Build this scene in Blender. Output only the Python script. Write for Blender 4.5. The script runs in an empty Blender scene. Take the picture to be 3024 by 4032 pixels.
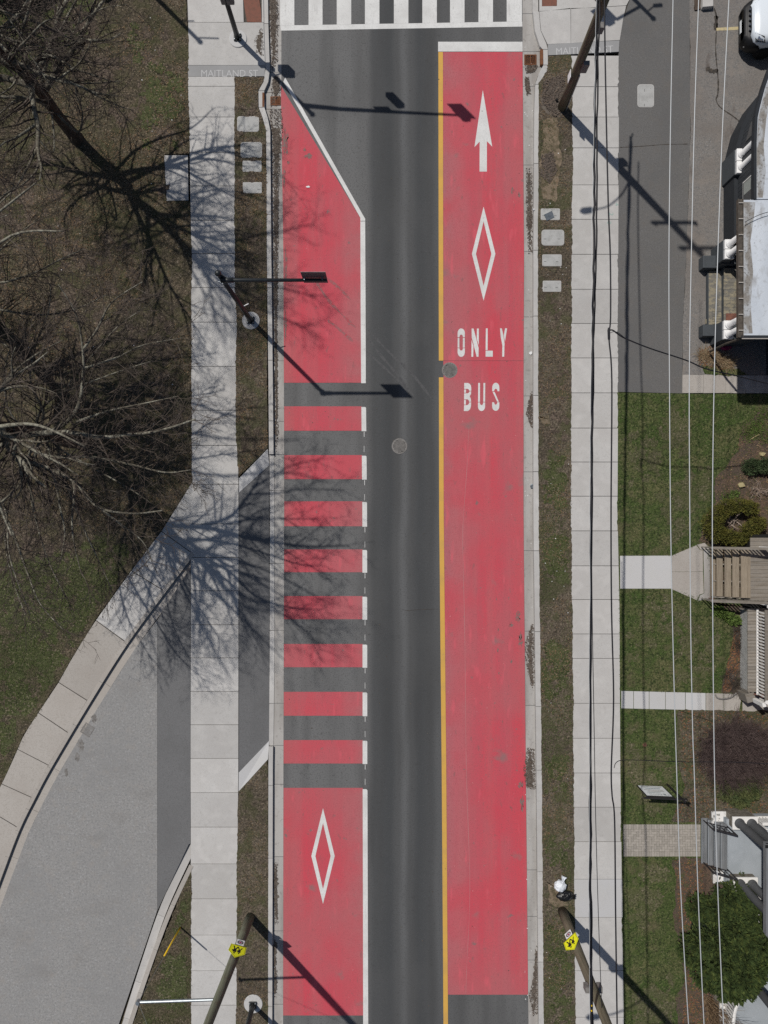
import bpy, bmesh, math, random
import numpy as np
from mathutils import Vector, Matrix

# ------------------------------------------------------------------ camera, sky, sun, exposure
SC = bpy.context.scene
COL = SC.collection
CAM_H, FOC, CX, CY = 30.0, 2880.0, 1512.0, 2016.0      # drone 30 m up, looking straight down
cam = bpy.data.cameras.new('camera'); cam.sensor_fit = 'VERTICAL'; cam.sensor_height = 36.0
cam.lens = FOC / 4032.0 * 36.0; cam.clip_start = 0.1; cam.clip_end = 3000
cam_o = bpy.data.objects.new('camera', cam); COL.objects.link(cam_o)
cam_o.location = (0, 0, CAM_H); SC.camera = cam_o

SUN_DIR = Vector((0.49, -0.49, -1.0))                   # light travels right / down the road
w = bpy.data.worlds.new('World'); SC.world = w; w.use_nodes = True
sky = w.node_tree.nodes.new('ShaderNodeTexSky'); sky.sky_type = 'NISHITA'; sky.sun_disc = False
sky.sun_elevation = math.atan(1 / (0.49 * math.sqrt(2))); sky.sun_rotation = math.radians(315)
bg = w.node_tree.nodes['Background']; bg.inputs[1].default_value = 0.06
w.node_tree.links.new(sky.outputs[0], bg.inputs[0])
sun = bpy.data.lights.new('sun', 'SUN'); sun.energy = 4.0; sun.angle = math.radians(0.7)
sun.color = (1.0, 0.955, 0.89)
sun_o = bpy.data.objects.new('sun', sun); COL.objects.link(sun_o); sun_o.location = (-15, 15, 40)
sun_o.rotation_euler = SUN_DIR.to_track_quat('-Z', 'Y').to_euler()
SC.view_settings.view_transform = 'Standard'; SC.view_settings.look = 'None'
SC.view_settings.exposure = -0.25; SC.view_settings.gamma = 1.0

# ------------------------------------------------------------------ helpers
PXM = FOC / CAM_H                                       # 96 photograph pixels per metre on the ground
def P(u, v, z=0.0):
    k = (CAM_H - z) / FOC
    return Vector(((u - CX) * k, (CY - v) * k, z))
def PX(pts, z=0.0):
    return [tuple(P(u, v, z)[:2]) for u, v in pts]
ORG = {}
def tag(o, label=None, cat=None, group=None, kind=None):
    if label: o['label'] = label
    if cat: o['category'] = cat
    if group: o['group'] = group
    if kind: o['kind'] = kind
    return o
def thing(name, loc, label, cat, group=None):
    o = bpy.data.objects.new(name, None); o.empty_display_size = 0.3
    COL.objects.link(o); o.location = loc; ORG[o.name] = Vector(loc)
    return tag(o, label, cat, group)

class G:
    """collects faces (world coordinates) for ONE mesh object"""
    def __init__(s): s.v = []; s.f = []
    def add(s, vs, fs):
        b = len(s.v); s.v += [tuple(p) for p in vs]; s.f += [tuple(i + b for i in f) for f in fs]; return s
    def prism(s, pts, z0, z1):
        n = len(pts); zt = z1 if isinstance(z1, (list, tuple)) else [z1] * n
        a = sum(pts[i][0] * pts[(i + 1) % n][1] - pts[(i + 1) % n][0] * pts[i][1] for i in range(n))
        if a < 0: pts = pts[::-1]; zt = list(zt)[::-1]
        vs = [(x, y, z0) for x, y in pts] + [(p[0], p[1], z) for p, z in zip(pts, zt)]
        fs = [tuple(range(n, 2 * n)), tuple(range(n - 1, -1, -1))]
        fs += [(i, (i + 1) % n, n + (i + 1) % n, n + i) for i in range(n)]
        return s.add(vs, fs)
    def sheet(s, pts, z):
        n = len(pts)
        a = sum(pts[i][0] * pts[(i + 1) % n][1] - pts[(i + 1) % n][0] * pts[i][1] for i in range(n))
        if a < 0: pts = pts[::-1]
        return s.add([(x, y, z) for x, y in pts], [tuple(range(n))])
    def box(s, c, d, rz=0.0, m=None):
        x, y, z = d[0] / 2, d[1] / 2, d[2] / 2
        R = m or Matrix.Rotation(rz, 3, 'Z'); c = Vector(c)
        vs = [c + R @ Vector((i * x, j * y, k * z)) for k in (-1, 1) for j in (-1, 1) for i in (-1, 1)]
        return s.add(vs, [(0, 2, 3, 1), (4, 5, 7, 6), (0, 1, 5, 4), (1, 3, 7, 5), (3, 2, 6, 7), (2, 0, 4, 6)])
    def bar(s, a, b, wx, wz, up=Vector((0, 0, 1))):
        a, b = Vector(a), Vector(b); d = b - a; L = d.length; d.normalize()
        sd = d.cross(up)
        if sd.length < 1e-4: sd = d.cross(Vector((0, 1, 0)))
        sd.normalize(); u2 = sd.cross(d)
        R = Matrix((d, sd, u2)).transposed()
        return s.box((a + b) / 2, (L, wx, wz), m=R)
    def tube(s, pts, rad, n=6, caps=True):
        pts = [Vector(p) for p in pts]; m = len(pts)
        if not isinstance(rad, (list, tuple)): rad = [rad] * m
        b = len(s.v); ref = None
        for i in range(m):
            t = (pts[min(i + 1, m - 1)] - pts[max(i - 1, 0)])
            if t.length < 1e-9: t = Vector((0, 0, 1))
            t.normalize()
            if ref is None:
                ref = t.orthogonal().normalized()
            else:
                ref = ref - t * ref.dot(t)
                ref = ref.normalized() if ref.length > 1e-6 else t.orthogonal().normalized()
            q = t.cross(ref)
            for k in range(n):
                an = 2 * math.pi * k / n
                s.v.append(tuple(pts[i] + (ref * math.cos(an) + q * math.sin(an)) * rad[i]))
        for i in range(m - 1):
            for k in range(n):
                a0 = b + i * n + k; a1 = b + i * n + (k + 1) % n
                s.f.append((a0, a1, a1 + n, a0 + n))
        if caps and n > 3:
            s.f.append(tuple(b + k for k in range(n - 1, -1, -1)))
            s.f.append(tuple(b + (m - 1) * n + k for k in range(n)))
        return s
    def lathe(s, c, prof, n=20, ax=None):
        b = len(s.v); c = Vector(c); m = len(prof)
        R = ax or Matrix.Identity(3)
        for r, z in prof:
            for k in range(n):
                an = 2 * math.pi * k / n
                s.v.append(tuple(c + R @ Vector((r * math.cos(an), r * math.sin(an), z))))
        for i in range(m - 1):
            for k in range(n):
                a0 = b + i * n + k; a1 = b + i * n + (k + 1) % n
                s.f.append((a0, a1, a1 + n, a0 + n))
        s.f.append(tuple(b + k for k in range(n - 1, -1, -1)))
        s.f.append(tuple(b + (m - 1) * n + k for k in range(n)))
        return s
    def build(s, name, m, parent=None, smooth=False, org=None, bevel=0.0):
        o0 = ORG[parent.name] if parent is not None else (Vector(org) if org is not None else Vector((0, 0, 0)))
        me = bpy.data.meshes.new(name)
        vs = np.array(s.v, dtype=float) - np.array(o0)
        me.from_pydata(vs.tolist(), [], s.f); me.update()
        me.materials.append(m)
        if smooth: me.polygons.foreach_set('use_smooth', [True] * len(me.polygons))
        o = bpy.data.objects.new(name, me); COL.objects.link(o)
        if parent is not None: o.parent = parent
        else: o.location = o0
        ORG[o.name] = o0
        if bevel:
            b = o.modifiers.new('bevel', 'BEVEL'); b.width = bevel; b.segments = 2; b.limit_method = 'ANGLE'
        return o

def smooth_poly(pts, n=8):
    """Catmull-Rom through points of any dimension"""
    out = []; pts = [Vector(p) for p in pts]; m = len(pts)
    for i in range(m - 1):
        p0 = pts[max(i - 1, 0)]; p1 = pts[i]; p2 = pts[i + 1]; p3 = pts[min(i + 2, m - 1)]
        for k in range(n):
            t = k / n
            out.append(0.5 * ((2 * p1) + (p2 - p0) * t + (2 * p0 - 5 * p1 + 4 * p2 - p3) * t * t + (3 * p1 - p0 - 3 * p2 + p3) * t ** 3))
    out.append(pts[-1]); return out
def xi(edge, y):
    for (y0, x0), (y1, x1) in zip(edge, edge[1:]):
        if y <= y1: return x0 + (x1 - x0) * (y - y0) / (y1 - y0)
    return edge[-1][1]
def jag(pts, step=9.0, amp=2.2, seed=1):
    """pixel polyline -> rough edge"""
    r = random.Random(seed); out = []
    for (x0, y0), (x1, y1) in zip(pts, pts[1:]):
        L = math.hypot(x1 - x0, y1 - y0); n = max(1, int(L / step))
        nx, ny = (y1 - y0) / max(L, 1e-6), -(x1 - x0) / max(L, 1e-6)
        for k in range(n):
            t = k / n; a = r.gauss(0, amp * 0.55) + amp * 0.6 * math.sin((y0 + (y1 - y0) * t) * 0.021 + seed)
            out.append((x0 + (x1 - x0) * t + nx * a, y0 + (y1 - y0) * t + ny * a))
    out.append(pts[-1]); return out
def offset(pl, d):
    out = []
    for i in range(len(pl)):
        a = pl[max(i - 1, 0)]; b = pl[min(i + 1, len(pl) - 1)]
        tx, ty = b[0] - a[0], b[1] - a[1]; L = math.hypot(tx, ty)
        out.append((pl[i][0] - ty / L * d, pl[i][1] + tx / L * d))
    return out

# ------------------------------------------------------------------ materials
def mat(name, col, rough=0.85, layers=(), bump=None, metal=0.0, rnd=0.0, spec=0.3, xramp=None, objc=False):
    m = bpy.data.materials.new(name); m.use_nodes = True
    nt = m.node_tree; N = nt.nodes; L = nt.links; b = N['Principled BSDF']
    b.inputs['Roughness'].default_value = rough; b.inputs['Metallic'].default_value = metal
    b.inputs['Specular IOR Level'].default_value = spec
    geo = N.new('ShaderNodeNewGeometry'); pos = geo.outputs['Position']
    if objc:
        tc = N.new('ShaderNodeTexCoord'); pos = tc.outputs['Object']
    def noise(sc, st, det, off=0.0, dist=0.0):
        vm = N.new('ShaderNodeVectorMath'); vm.operation = 'MULTIPLY_ADD'
        L.new(pos, vm.inputs[0]); vm.inputs[1].default_value = st; vm.inputs[2].default_value = (off, off * 1.7, off * .6)
        n = N.new('ShaderNodeTexNoise'); n.inputs['Scale'].default_value = sc; n.inputs['Detail'].default_value = det
        n.inputs['Distortion'].default_value = dist
        L.new(vm.outputs[0], n.inputs['Vector']); return n.outputs['Fac']
    cur = None
    rgb = N.new('ShaderNodeRGB'); rgb.outputs[0].default_value = (*col, 1); cur = rgb.outputs[0]
    if xramp:
        x0, x1, stops = xramp
        sx = N.new('ShaderNodeSeparateXYZ'); L.new(pos, sx.inputs[0])
        wob = N.new('ShaderNodeMath'); wob.operation = 'MULTIPLY_ADD'; L.new(noise(0.25, (1, 1, 1), 1), wob.inputs[0])
        wob.inputs[1].default_value = 0.3; L.new(sx.outputs[0], wob.inputs[2])
        mr = N.new('ShaderNodeMapRange'); L.new(wob.outputs[0], mr.inputs[0])
        mr.inputs[1].default_value = x0 + .15; mr.inputs[2].default_value = x1 + .15
        cr = N.new('ShaderNodeValToRGB'); L.new(mr.outputs[0], cr.inputs[0]); cr.color_ramp.interpolation = 'EASE'
        while len(cr.color_ramp.elements) < len(stops): cr.color_ramp.elements.new(0.5)
        for e, (x, c) in zip(cr.color_ramp.elements, stops):
            e.position = (x - x0) / (x1 - x0); e.color = (*c, 1)
        cur = cr.outputs[0]
    for i, la in enumerate(layers):
        fac = noise(la['s'], la.get('st', (1, 1, 1)), la.get('d', 4), la.get('off', i * 7.3 + 1), la.get('dist', 0))
        mr = N.new('ShaderNodeMapRange'); L.new(fac, mr.inputs[0])
        mr.inputs[1].default_value = la.get('lo', .4); mr.inputs[2].default_value = la.get('hi', .6)
        mr.inputs[3].default_value = 0; mr.inputs[4].default_value = la.get('f', 1)
        mx = N.new('ShaderNodeMix'); mx.data_type = 'RGBA'
        L.new(mr.outputs[0], mx.inputs[0]); L.new(cur, mx.inputs[6]); mx.inputs[7].default_value = (*la['c'], 1)
        cur = mx.outputs[2]
    if rnd:
        oi = N.new('ShaderNodeObjectInfo'); mr = N.new('ShaderNodeMapRange'); L.new(oi.outputs['Random'], mr.inputs[0])
        mr.inputs[3].default_value = 1 - rnd; mr.inputs[4].default_value = 1 + rnd
        vm = N.new('ShaderNodeVectorMath'); vm.operation = 'SCALE'; L.new(cur, vm.inputs[0]); L.new(mr.outputs[0], vm.inputs['Scale'])
        cur = vm.outputs[0]
    L.new(cur, b.inputs['Base Color'])
    if bump:
        bs, bd = bump; n = noise(bs, (1, 1, 1), 5, 3.3)
        bp = N.new('ShaderNodeBump'); bp.inputs['Strength'].default_value = 0.8; bp.inputs['Distance'].default_value = bd
        L.new(n, bp.inputs['Height']); L.new(bp.outputs[0], b.inputs['Normal'])
    return m
def ly(s, c, lo=.4, hi=.6, f=1.0, **k): return dict(s=s, c=c, lo=lo, hi=hi, f=f, **k)

g = lambda v, t=0.0: (v * (1 + t), v, v * (1 - t))
M = {}
M['asphalt'] = mat('asphalt', g(.065), .82, [ly(20, g(.05), .52, .66, .5, d=3, off=81), ly(22, g(.13), .62, .72, .35, d=3, off=91), 
    ly(60, g(.13), .55, .75, .35, d=2), ly(1.3, g(.05), .45, .7, .4, st=(1.2, .12, 1)), ly(.35, g(.085), .5, .7, .35), ly(9, g(.045), .62, .7, .35)],
    bump=(70, .004), xramp=(-4.4, 6.0, [(-4.2, g(.15)), (-1.35, g(.14)), (-.78, g(.125)), (-.38, g(.07, -.03)), (.25, g(.058, -.05)), (.55, g(.08, -.02)), (.82, g(.118, -.02)),
        (1.1, g(.08, -.02)), (1.45, g(.058, -.05)), (1.9, g(.066, -.03)), (2.25, g(.095, -.02)), (3.6, g(.11)), (6, g(.13))]))
M['asphalt_old'] = mat('asphalt_old', (.27, .265, .258), .9, [ly(13, g(.19), .5, .62, .7, d=4, off=81), ly(14, g(.37), .56, .66, .6, d=4, off=91), ly(1.2, (.2, .19, .18), .55, .72, .5, st=(.5, .9, 1), off=66), ly(45, g(.17), .5, .7, .55, d=3), ly(48, g(.42), .6, .72, .4, d=2, off=30), ly(.4, g(.22), .45, .7, .5), ly(3, (.3, .27, .24), .55, .75, .3)], bump=(60, .006))
M['asphalt_mid'] = mat('asphalt_mid', (.142, .142, .145), .88, [ly(19, g(.105), .5, .64, .6, d=3, off=81), ly(22, g(.2), .6, .68, .5, d=3, off=91), ly(60, g(.22), .55, .7, .35, d=2), ly(.7, g(.11), .45, .7, .5), ly(5, g(.17), .55, .8, .3)], bump=(70, .004))
M['asphalt_park'] = mat('asphalt_park', (.128, .124, .12), .88, [ly(19, g(.09), .5, .64, .6, d=3, off=81), ly(22, g(.19), .6, .68, .5, d=3, off=91), ly(60, g(.2), .55, .7, .4, d=2), ly(.5, g(.1), .45, .7, .5), ly(2.5, (.14, .125, .11), .5, .8, .4)], bump=(70, .004))
M['asphalt_lot'] = mat('asphalt_lot', (.19, .176, .163), .92, [ly(17, g(.12), .5, .62, .75, d=3, off=81), ly(19, g(.3), .58, .68, .6, d=3, off=91), ly(40, g(.3), .55, .7, .55, d=3), ly(42, g(.08), .58, .7, .5, d=3, off=50), ly(.6, (.16, .14, .125), .42, .65, .6), ly(2, (.23, .2, .175), .55, .7, .5), ly(.9, (.09, .07, .06), .66, .74, .7, off=12, st=(1.6, .6, 1))], bump=(55, .007))
RED = (.5, .068, .088)
M['red'] = mat('red_road_paint', RED, .82, [
    ly(1.1, (.42, .13, .14), .42, .64, .5, st=(2.2, .1, 1)), ly(6, (.38, .1, .115), .48, .7, .4, st=(1, .25, 1)), ly(16, (.4, .09, .105), .5, .66, .6, d=3, off=70),
    ly(.45, (.54, .06, .085), .45, .65, .6), ly(.22, (.4, .12, .13), .5, .66, .6, off=37), ly(24, (.26, .07, .08), .55, .7, .55, d=3), ly(.8, (.2, .155, .15), .66, .73, .65, off=21), ly(3.5, (.17, .14, .135), .69, .76, .8, off=33), ly(12, (.62, .32, .32), .72, .76, .6), ly(2.6, (.64, .11, .14), .62, .72, .5, off=61, st=(1.5, .3, 1)), ly(7, (.2, .1, .1), .66, .74, .5, off=13, st=(1, .4, 1))], bump=(40, .004),
    xramp=(-4.2, 6.0, [(-4.1, (0.458, 0.098, 0.107)), (-3.2, (0.546, 0.067, 0.092)), (-2.2, (0.507, 0.078, 0.103)), (-1.3, (0.429, 0.117, 0.131)), (-.8, (0.381, 0.146, 0.152)), (2.45, (0.390, 0.131, 0.146)), (3.1, (0.458, 0.112, 0.131)), (3.7, (0.478, 0.083, 0.107)), (4.4, (0.546, 0.067, 0.092)), (5.0, (0.488, 0.078, 0.103)), (5.75, (0.546, 0.067, 0.088))]))
M['white'] = mat('white_road_paint', (.68, .68, .665), .7, [ly(16, (.55, .55, .54), .5, .66, .6, d=3, off=81), ly(1.2, (.55, .545, .53), .42, .66, .75), ly(8, (.36, .36, .35), .62, .76, .5), ly(50, (.5, .5, .5), .55, .75, .35), ly(2.2, (.42, .41, .4), .64, .76, .6, st=(3, .5, 1))], bump=(70, .003))
M['yellow'] = mat('yellow_road_paint', (.62, .36, .075), .7, [ly(1.5, (.5, .3, .09), .45, .7, .7), ly(9, (.35, .25, .12), .62, .75, .5), ly(50, (.42, .27, .1), .55, .75, .35)], bump=(70, .003))
M['concrete'] = mat('concrete', (.48, .47, .456), .9, [ly(17, (.38, .368, .35), .5, .68, .5, d=3, off=81), ly(.28, (.42, .405, .385), .45, .6, .6, off=55), ly(.7, (.43, .415, .4), .4, .65, .6), ly(5, (.36, .345, .33), .58, .76, .45), ly(60, (.4, .39, .37), .5, .75, .35, d=3), ly(2.2, (.56, .545, .525), .5, .7, .4, off=40), ly(14, (.25, .24, .23), .7, .76, .45, off=9)], bump=(70, .003), rnd=.08)
M['paleyellow'] = mat('faded_yellow_paint', (.5, .42, .24), .8, [ly(12, (.25, .22, .17), .52, .66, .8)])
M['concrete_new'] = mat('concrete_new', (.49, .485, .478), .9, [ly(17, (.44, .435, .43), .5, .68, .4, d=3, off=81), ly(.8, (.5, .5, .51), .4, .65, .6), ly(5, (.42, .42, .42), .6, .76, .35), ly(60, (.48, .48, .48), .5, .75, .3, d=3)], bump=(70, .002), rnd=.03)
M['concrete_old'] = mat('concrete_old', (.385, .36, .33), .92, [ly(18, (.29, .265, .235), .5, .66, .6, d=3, off=81), ly(.9, (.34, .31, .28), .4, .65, .6), ly(6, (.27, .25, .22), .58, .76, .45), ly(50, (.48, .44, .4), .5, .72, .5, d=3), ly(52, (.24, .22, .2), .58, .72, .45, d=3, off=20)], bump=(50, .005), rnd=.05)
M['gutter'] = mat('gutter_concrete', (.4, .385, .365), .92, [ly(1.2, (.27, .25, .23), .42, .66, .75, st=(2, .4, 1)), ly(7, (.2, .185, .17), .57, .72, .55), ly(55, (.3, .29, .27), .5, .72, .4, d=3)], bump=(55, .004), rnd=.06)
M['strip'] = mat('name_strip_concrete', (.3, .3, .3), .85, [ly(2, (.26, .26, .26), .4, .65, .6), ly(50, (.36, .36, .36), .5, .72, .4)], bump=(70, .002))
M['joint'] = mat('joint_dirt', (.07, .062, .055), .95, [ly(20, (.11, .1, .085), .45, .65, .8)])
def soilm(name, a, b_, c, gr, gf):
    dk = (a[0] * .3, a[1] * .3, a[2] * .3)
    return mat(name, a, .97, [ly(1.1, b_, .42, .62, .85), ly(5, c, .48, .62, .85), ly(12, dk, .5, .62, .8, d=5), ly(15, (.25, .205, .15), .56, .66, .75, d=5, off=60), ly(1.6, gr, .48, .62, gf, off=15), ly(5, gr, .56, .66, gf * .8, off=25), ly(.35, dk, .5, .7, .35, off=44)], bump=(14, .06))
M['verge'] = soilm('verge_soil', (.115, .092, .068), (.14, .115, .085), (.075, .06, .045), (.058, .066, .024), .55)
M['lawn_left'] = soilm('lawn_winter', (.09, .074, .048), (.118, .09, .064), (.054, .046, .031), (.062, .066, .026), .5)
M['lawn'] = mat('lawn_green', (.066, .09, .026), .97, [ly(.6, (.048, .08, .018), .44, .58, .9), ly(.9, (.125, .115, .055), .5, .62, .8, off=77), ly(2.2, (.12, .12, .052), .5, .64, .75), ly(6, (.042, .06, .018), .46, .62, .8), ly(13, (.016, .024, .008), .5, .62, .8, d=5), ly(16, (.17, .165, .085), .56, .66, .7, d=5, off=60), ly(1.1, (.12, .1, .058), .58, .7, .7, off=8)], bump=(14, .06))
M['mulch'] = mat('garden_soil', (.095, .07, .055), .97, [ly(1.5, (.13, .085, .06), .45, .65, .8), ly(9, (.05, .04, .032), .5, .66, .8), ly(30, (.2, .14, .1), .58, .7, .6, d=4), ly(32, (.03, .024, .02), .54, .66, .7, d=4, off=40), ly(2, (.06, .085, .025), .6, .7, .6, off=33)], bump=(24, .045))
M['dirt'] = mat('gutter_dirt', (.14, .12, .1), .97, [ly(6, (.055, .045, .038), .45, .62, .85), ly(30, (.22, .17, .13), .58, .7, .6, d=4), ly(2, (.15, .13, .11), .5, .7, .5)], bump=(24, .04))
M['sand'] = mat('bare_sandy_soil', (.2, .155, .11), .97, [ly(5, (.09, .075, .045), .45, .6, .9), ly(3, (.26, .2, .14), .5, .7, .6, off=19), ly(30, (.12, .09, .06), .56, .7, .6)], bump=(24, .03))
M['rust'] = mat('rusty_iron', (.17, .07, .032), .85, [ly(14, (.12, .05, .03), .45, .65, .8), ly(40, (.3, .14, .06), .55, .7, .6)], bump=(60, .004))
M['iron'] = mat('cast_iron', (.2, .19, .18), .7, [ly(12, (.13, .125, .12), .45, .65, .8), ly(60, (.27, .25, .23), .55, .7, .5)], bump=(80, .003))
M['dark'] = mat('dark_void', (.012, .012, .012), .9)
M['tactile'] = mat('tactile_plate', (.2, .085, .06), .85, [ly(9, (.15, .075, .055), .42, .65, .8), ly(50, (.26, .12, .09), .5, .7, .5)], bump=(60, .004))
M['plastic'] = mat('grey_cover_plastic', (.4, .4, .39), .8, [ly(4, (.31, .31, .3), .42, .66, .8), ly(30, (.46, .46, .45), .5, .7, .5), ly(9, (.24, .22, .2), .62, .74, .5)], bump=(50, .002))
M['black'] = mat('black_pole_paint', (.016, .019, .021), .42, [ly(8, (.03, .033, .035), .45, .7, .7)], spec=.5)
M['blackiron'] = mat('black_wrought_iron', (.018, .016, .018), .5, spec=.4)
M['galv'] = mat('galvanised_steel', (.33, .36, .38), .45, [ly(9, (.22, .25, .27), .45, .65, .7)], metal=.75)
M['alum'] = mat('sign_back_aluminium', (.2, .19, .2), .55, [ly(7, (.12, .1, .11), .45, .65, .7)], metal=.6)
M['polewood'] = mat('weathered_pole_wood', (.175, .155, .11), .93, [ly(5, (.105, .092, .065), .42, .62, .85, st=(4, 4, .12)), ly(25, (.2, .18, .12), .55, .7, .6, st=(3, 3, .1)), ly(2, (.09, .105, .06), .5, .7, .5, off=11)], bump=(30, .01))
M['polegreen'] = mat('green_pole_wood', (.19, .2, .145), .93, [ly(5, (.12, .125, .088), .42, .62, .85, st=(4, 4, .12)), ly(25, (.19, .2, .14), .55, .7, .6, st=(3, 3, .1)), ly(2, (.12, .085, .06), .5, .7, .6, off=11)], bump=(30, .01))
M['deckwood'] = mat('weathered_deck_wood', (.225, .205, .18), .92, [ly(7, (.17, .145, .115), .42, .64, .8, st=(.3, 3, 1)), ly(40, (.32, .29, .245), .5, .7, .5, st=(.3, 2, 1))], bump=(40, .004), rnd=.16)
M['stepwood'] = mat('weathered_step_wood', (.27, .225, .17), .92, [ly(7, (.19, .155, .115), .42, .64, .7, st=(3, .3, 1)), ly(40, (.34, .3, .24), .5, .7, .5, st=(2, .3, 1))], bump=(40, .004), rnd=.1)
M['latticegrey'] = mat('grey_lattice_paint', (.36, .36, .35), .85, [ly(7, (.25, .25, .24), .45, .65, .7)])
M['peelwood'] = mat('peeling_yellow_paint_wood', (.27, .24, .175), .9, [ly(3, (.17, .16, .14), .46, .56, .95, st=(1, 1.6, 1)), ly(16, (.13, .13, .125), .54, .62, .8)], bump=(30, .006), rnd=.1)
M['railwhite'] = mat('peeling_white_paint', (.74, .73, .71), .75, [ly(6, (.5, .48, .44), .55, .7, .5), ly(18, (.28, .25, .2), .66, .72, .7)], bump=(40, .003))
M['peelwhite'] = mat('flaking_white_paint', (.74, .73, .71), .8, [ly(5, (.2, .2, .18), .58, .62, .85)], bump=(30, .006))
M['trim'] = mat('white_trim', (.8, .8, .8), .55, [ly(5, (.7, .7, .7), .45, .7, .5)])
M['siding'] = mat('charcoal_siding', (.04, .044, .05), .7, [ly(5, (.032, .035, .04), .45, .7, .6)], rnd=.08)
M['sidebase'] = mat('charcoal_base_wall', (.022, .025, .03), .75, [ly(4, (.03, .034, .04), .45, .7, .6)])
M['pedgrey'] = mat('slate_grey_paint', (.062, .07, .078), .7, [ly(5, (.05, .056, .062), .45, .7, .7), ly(30, (.09, .1, .11), .6, .72, .3)])
M['roof'] = mat('white_roof_membrane', (.5, .54, .59), .7, [ly(1.0, (.6, .64, .69), .42, .62, .8, st=(1.2, .35, 1)), ly(1.3, (.26, .25, .24), .56, .68, .8, st=(1.6, .6, 1), off=5), ly(6, (.36, .37, .38), .55, .7, .5), ly(9, (.12, .115, .11), .67, .73, .5)], bump=(20, .006))
M['gutterm'] = mat('old_gutter_metal', (.07, .06, .05), .7, [ly(8, (.12, .1, .08), .45, .65, .8)])
M['glass'] = mat('window_glass', (.05, .055, .06), .08, spec=.7)
M['blind'] = mat('pale_blind', (.3, .32, .3), .8)
M['stone'] = mat('rock_faced_stone', (.2, .18, .15), .95, [ly(6, (.12, .105, .085), .42, .62, .85), ly(25, (.3, .275, .23), .55, .7, .6)], bump=(12, .05))
M['porchgrey'] = mat('blue_grey_porch_paint', (.33, .36, .39), .75, [ly(1.5, (.28, .31, .335), .42, .65, .8), ly(12, (.42, .45, .48), .6, .72, .4)], bump=(50, .002))
M['stepgrey'] = mat('grey_step_paint', (.19, .2, .21), .75, [ly(5, (.14, .145, .15), .42, .65, .8, st=(3, .3, 1)), ly(20, (.29, .27, .25), .6, .72, .5)], rnd=.08)
M['colgrey'] = mat('dark_grey_column_paint', (.085, .088, .093), .65, [ly(5, (.07, .073, .077), .45, .7, .7)])
M['housewall'] = mat('brick_wall', (.2, .09, .065), .9, [ly(7, (.14, .065, .05), .45, .6, .8)])
M['shingle'] = mat('roof_shingle', (.09, .085, .08), .95, [ly(9, (.06, .058, .055), .45, .62, .8)], bump=(25, .02))
M['paver'] = mat('tan_paver', (.34, .31, .275), .92, [ly(14, (.27, .245, .215), .42, .65, .7), ly(60, (.4, .37, .335), .55, .7, .5)], bump=(60, .004), rnd=.12)
M['bark'] = mat('dark_bark', (.1, .068, .05), .97, [ly(9, (.055, .04, .032), .42, .62, .85, st=(1, 1, .4)), ly(4, (.17, .15, .12), .58, .7, .5)], bump=(22, .04))
M['limb'] = mat('pale_limb_bark', (.24, .23, .185), .92, [ly(1.1, (.08, .068, .052), .46, .54, .9, off=33), ly(6, (.11, .098, .075), .44, .58, .85), ly(14, (.4, .39, .32), .55, .68, .6)], bump=(25, .012))
M['twig'] = mat('grey_brown_twig', (.085, .068, .056), .92, [ly(4, (.05, .04, .033), .42, .62, .8), ly(3, (.17, .145, .125), .57, .7, .7, off=14)])
M['seed'] = mat('brown_seed_ball', (.07, .045, .028), .95)
M['leafdry'] = mat('dry_leaf', (.17, .11, .06), .95, [ly(11, (.26, .19, .12), .42, .62, .8), ly(13, (.09, .055, .035), .5, .62, .8, off=17)])
M['leafdark'] = mat('rotting_leaf', (.125, .1, .083), .95, [ly(11, (.16, .12, .09), .5, .64, .8), ly(13, (.045, .036, .03), .48, .6, .8, off=17)])
M['leafrust'] = mat('rust_leaf', (.2, .085, .04), .95, [ly(11, (.27, .15, .08), .42, .62, .8), ly(13, (.11, .05, .03), .5, .62, .8, off=17)])
M['bladeb'] = mat('dull_grass_blade', (.085, .072, .046), .95, [ly(1.2, (.07, .076, .03), .5, .66, .7), ly(20, (.17, .145, .085), .5, .65, .7)])
M['bladeg'] = mat('green_grass_blade', (.07, .1, .028), .95, [ly(2, (.05, .085, .02), .45, .6, .8), ly(20, (.14, .14, .06), .52, .66, .6)])
M['straw'] = mat('dry_straw', (.34, .26, .16), .95, [ly(5, (.22, .15, .09), .42, .62, .8)])
M['vine'] = mat('pale_dry_stem', (.38, .31, .26), .95, [ly(5, (.25, .19, .15), .42, .62, .8)])
M['barberry'] = mat('purple_brown_twig', (.115, .082, .076), .95, [ly(3, (.07, .048, .046), .42, .62, .8), ly(5, (.22, .17, .15), .56, .68, .6)])
M['fol_gold'] = mat('golden_cypress_leaf', (.105, .1, .018), .9, [ly(4, (.06, .068, .014), .42, .6, .8), ly(9, (.16, .13, .03), .55, .68, .6)])
M['fol_yew'] = mat('dark_yew_leaf', (.04, .062, .016), .9, [ly(3, (.022, .038, .01), .42, .6, .8), ly(6, (.085, .105, .025), .5, .64, .8)])
M['fol_juniper'] = mat('juniper_leaf', (.085, .098, .035), .9, [ly(4, (.04, .06, .022), .42, .6, .8), ly(9, (.1, .1, .04), .56, .68, .6)])
M['fol_box'] = mat('boxwood_leaf', (.055, .085, .035), .9, [ly(5, (.035, .055, .022), .42, .6, .8), ly(12, (.12, .145, .08), .58, .68, .6)])
M['fol_lily'] = mat('fresh_green_leaf', (.09, .14, .03), .85, [ly(9, (.13, .17, .05), .5, .65, .7)])
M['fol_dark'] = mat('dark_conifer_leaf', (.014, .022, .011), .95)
M['bagwhite'] = mat('white_plastic_bag', (.72, .75, .79), .4, [ly(8, (.6, .64, .7), .45, .65, .6)], bump=(14, .03), spec=.5)
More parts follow.
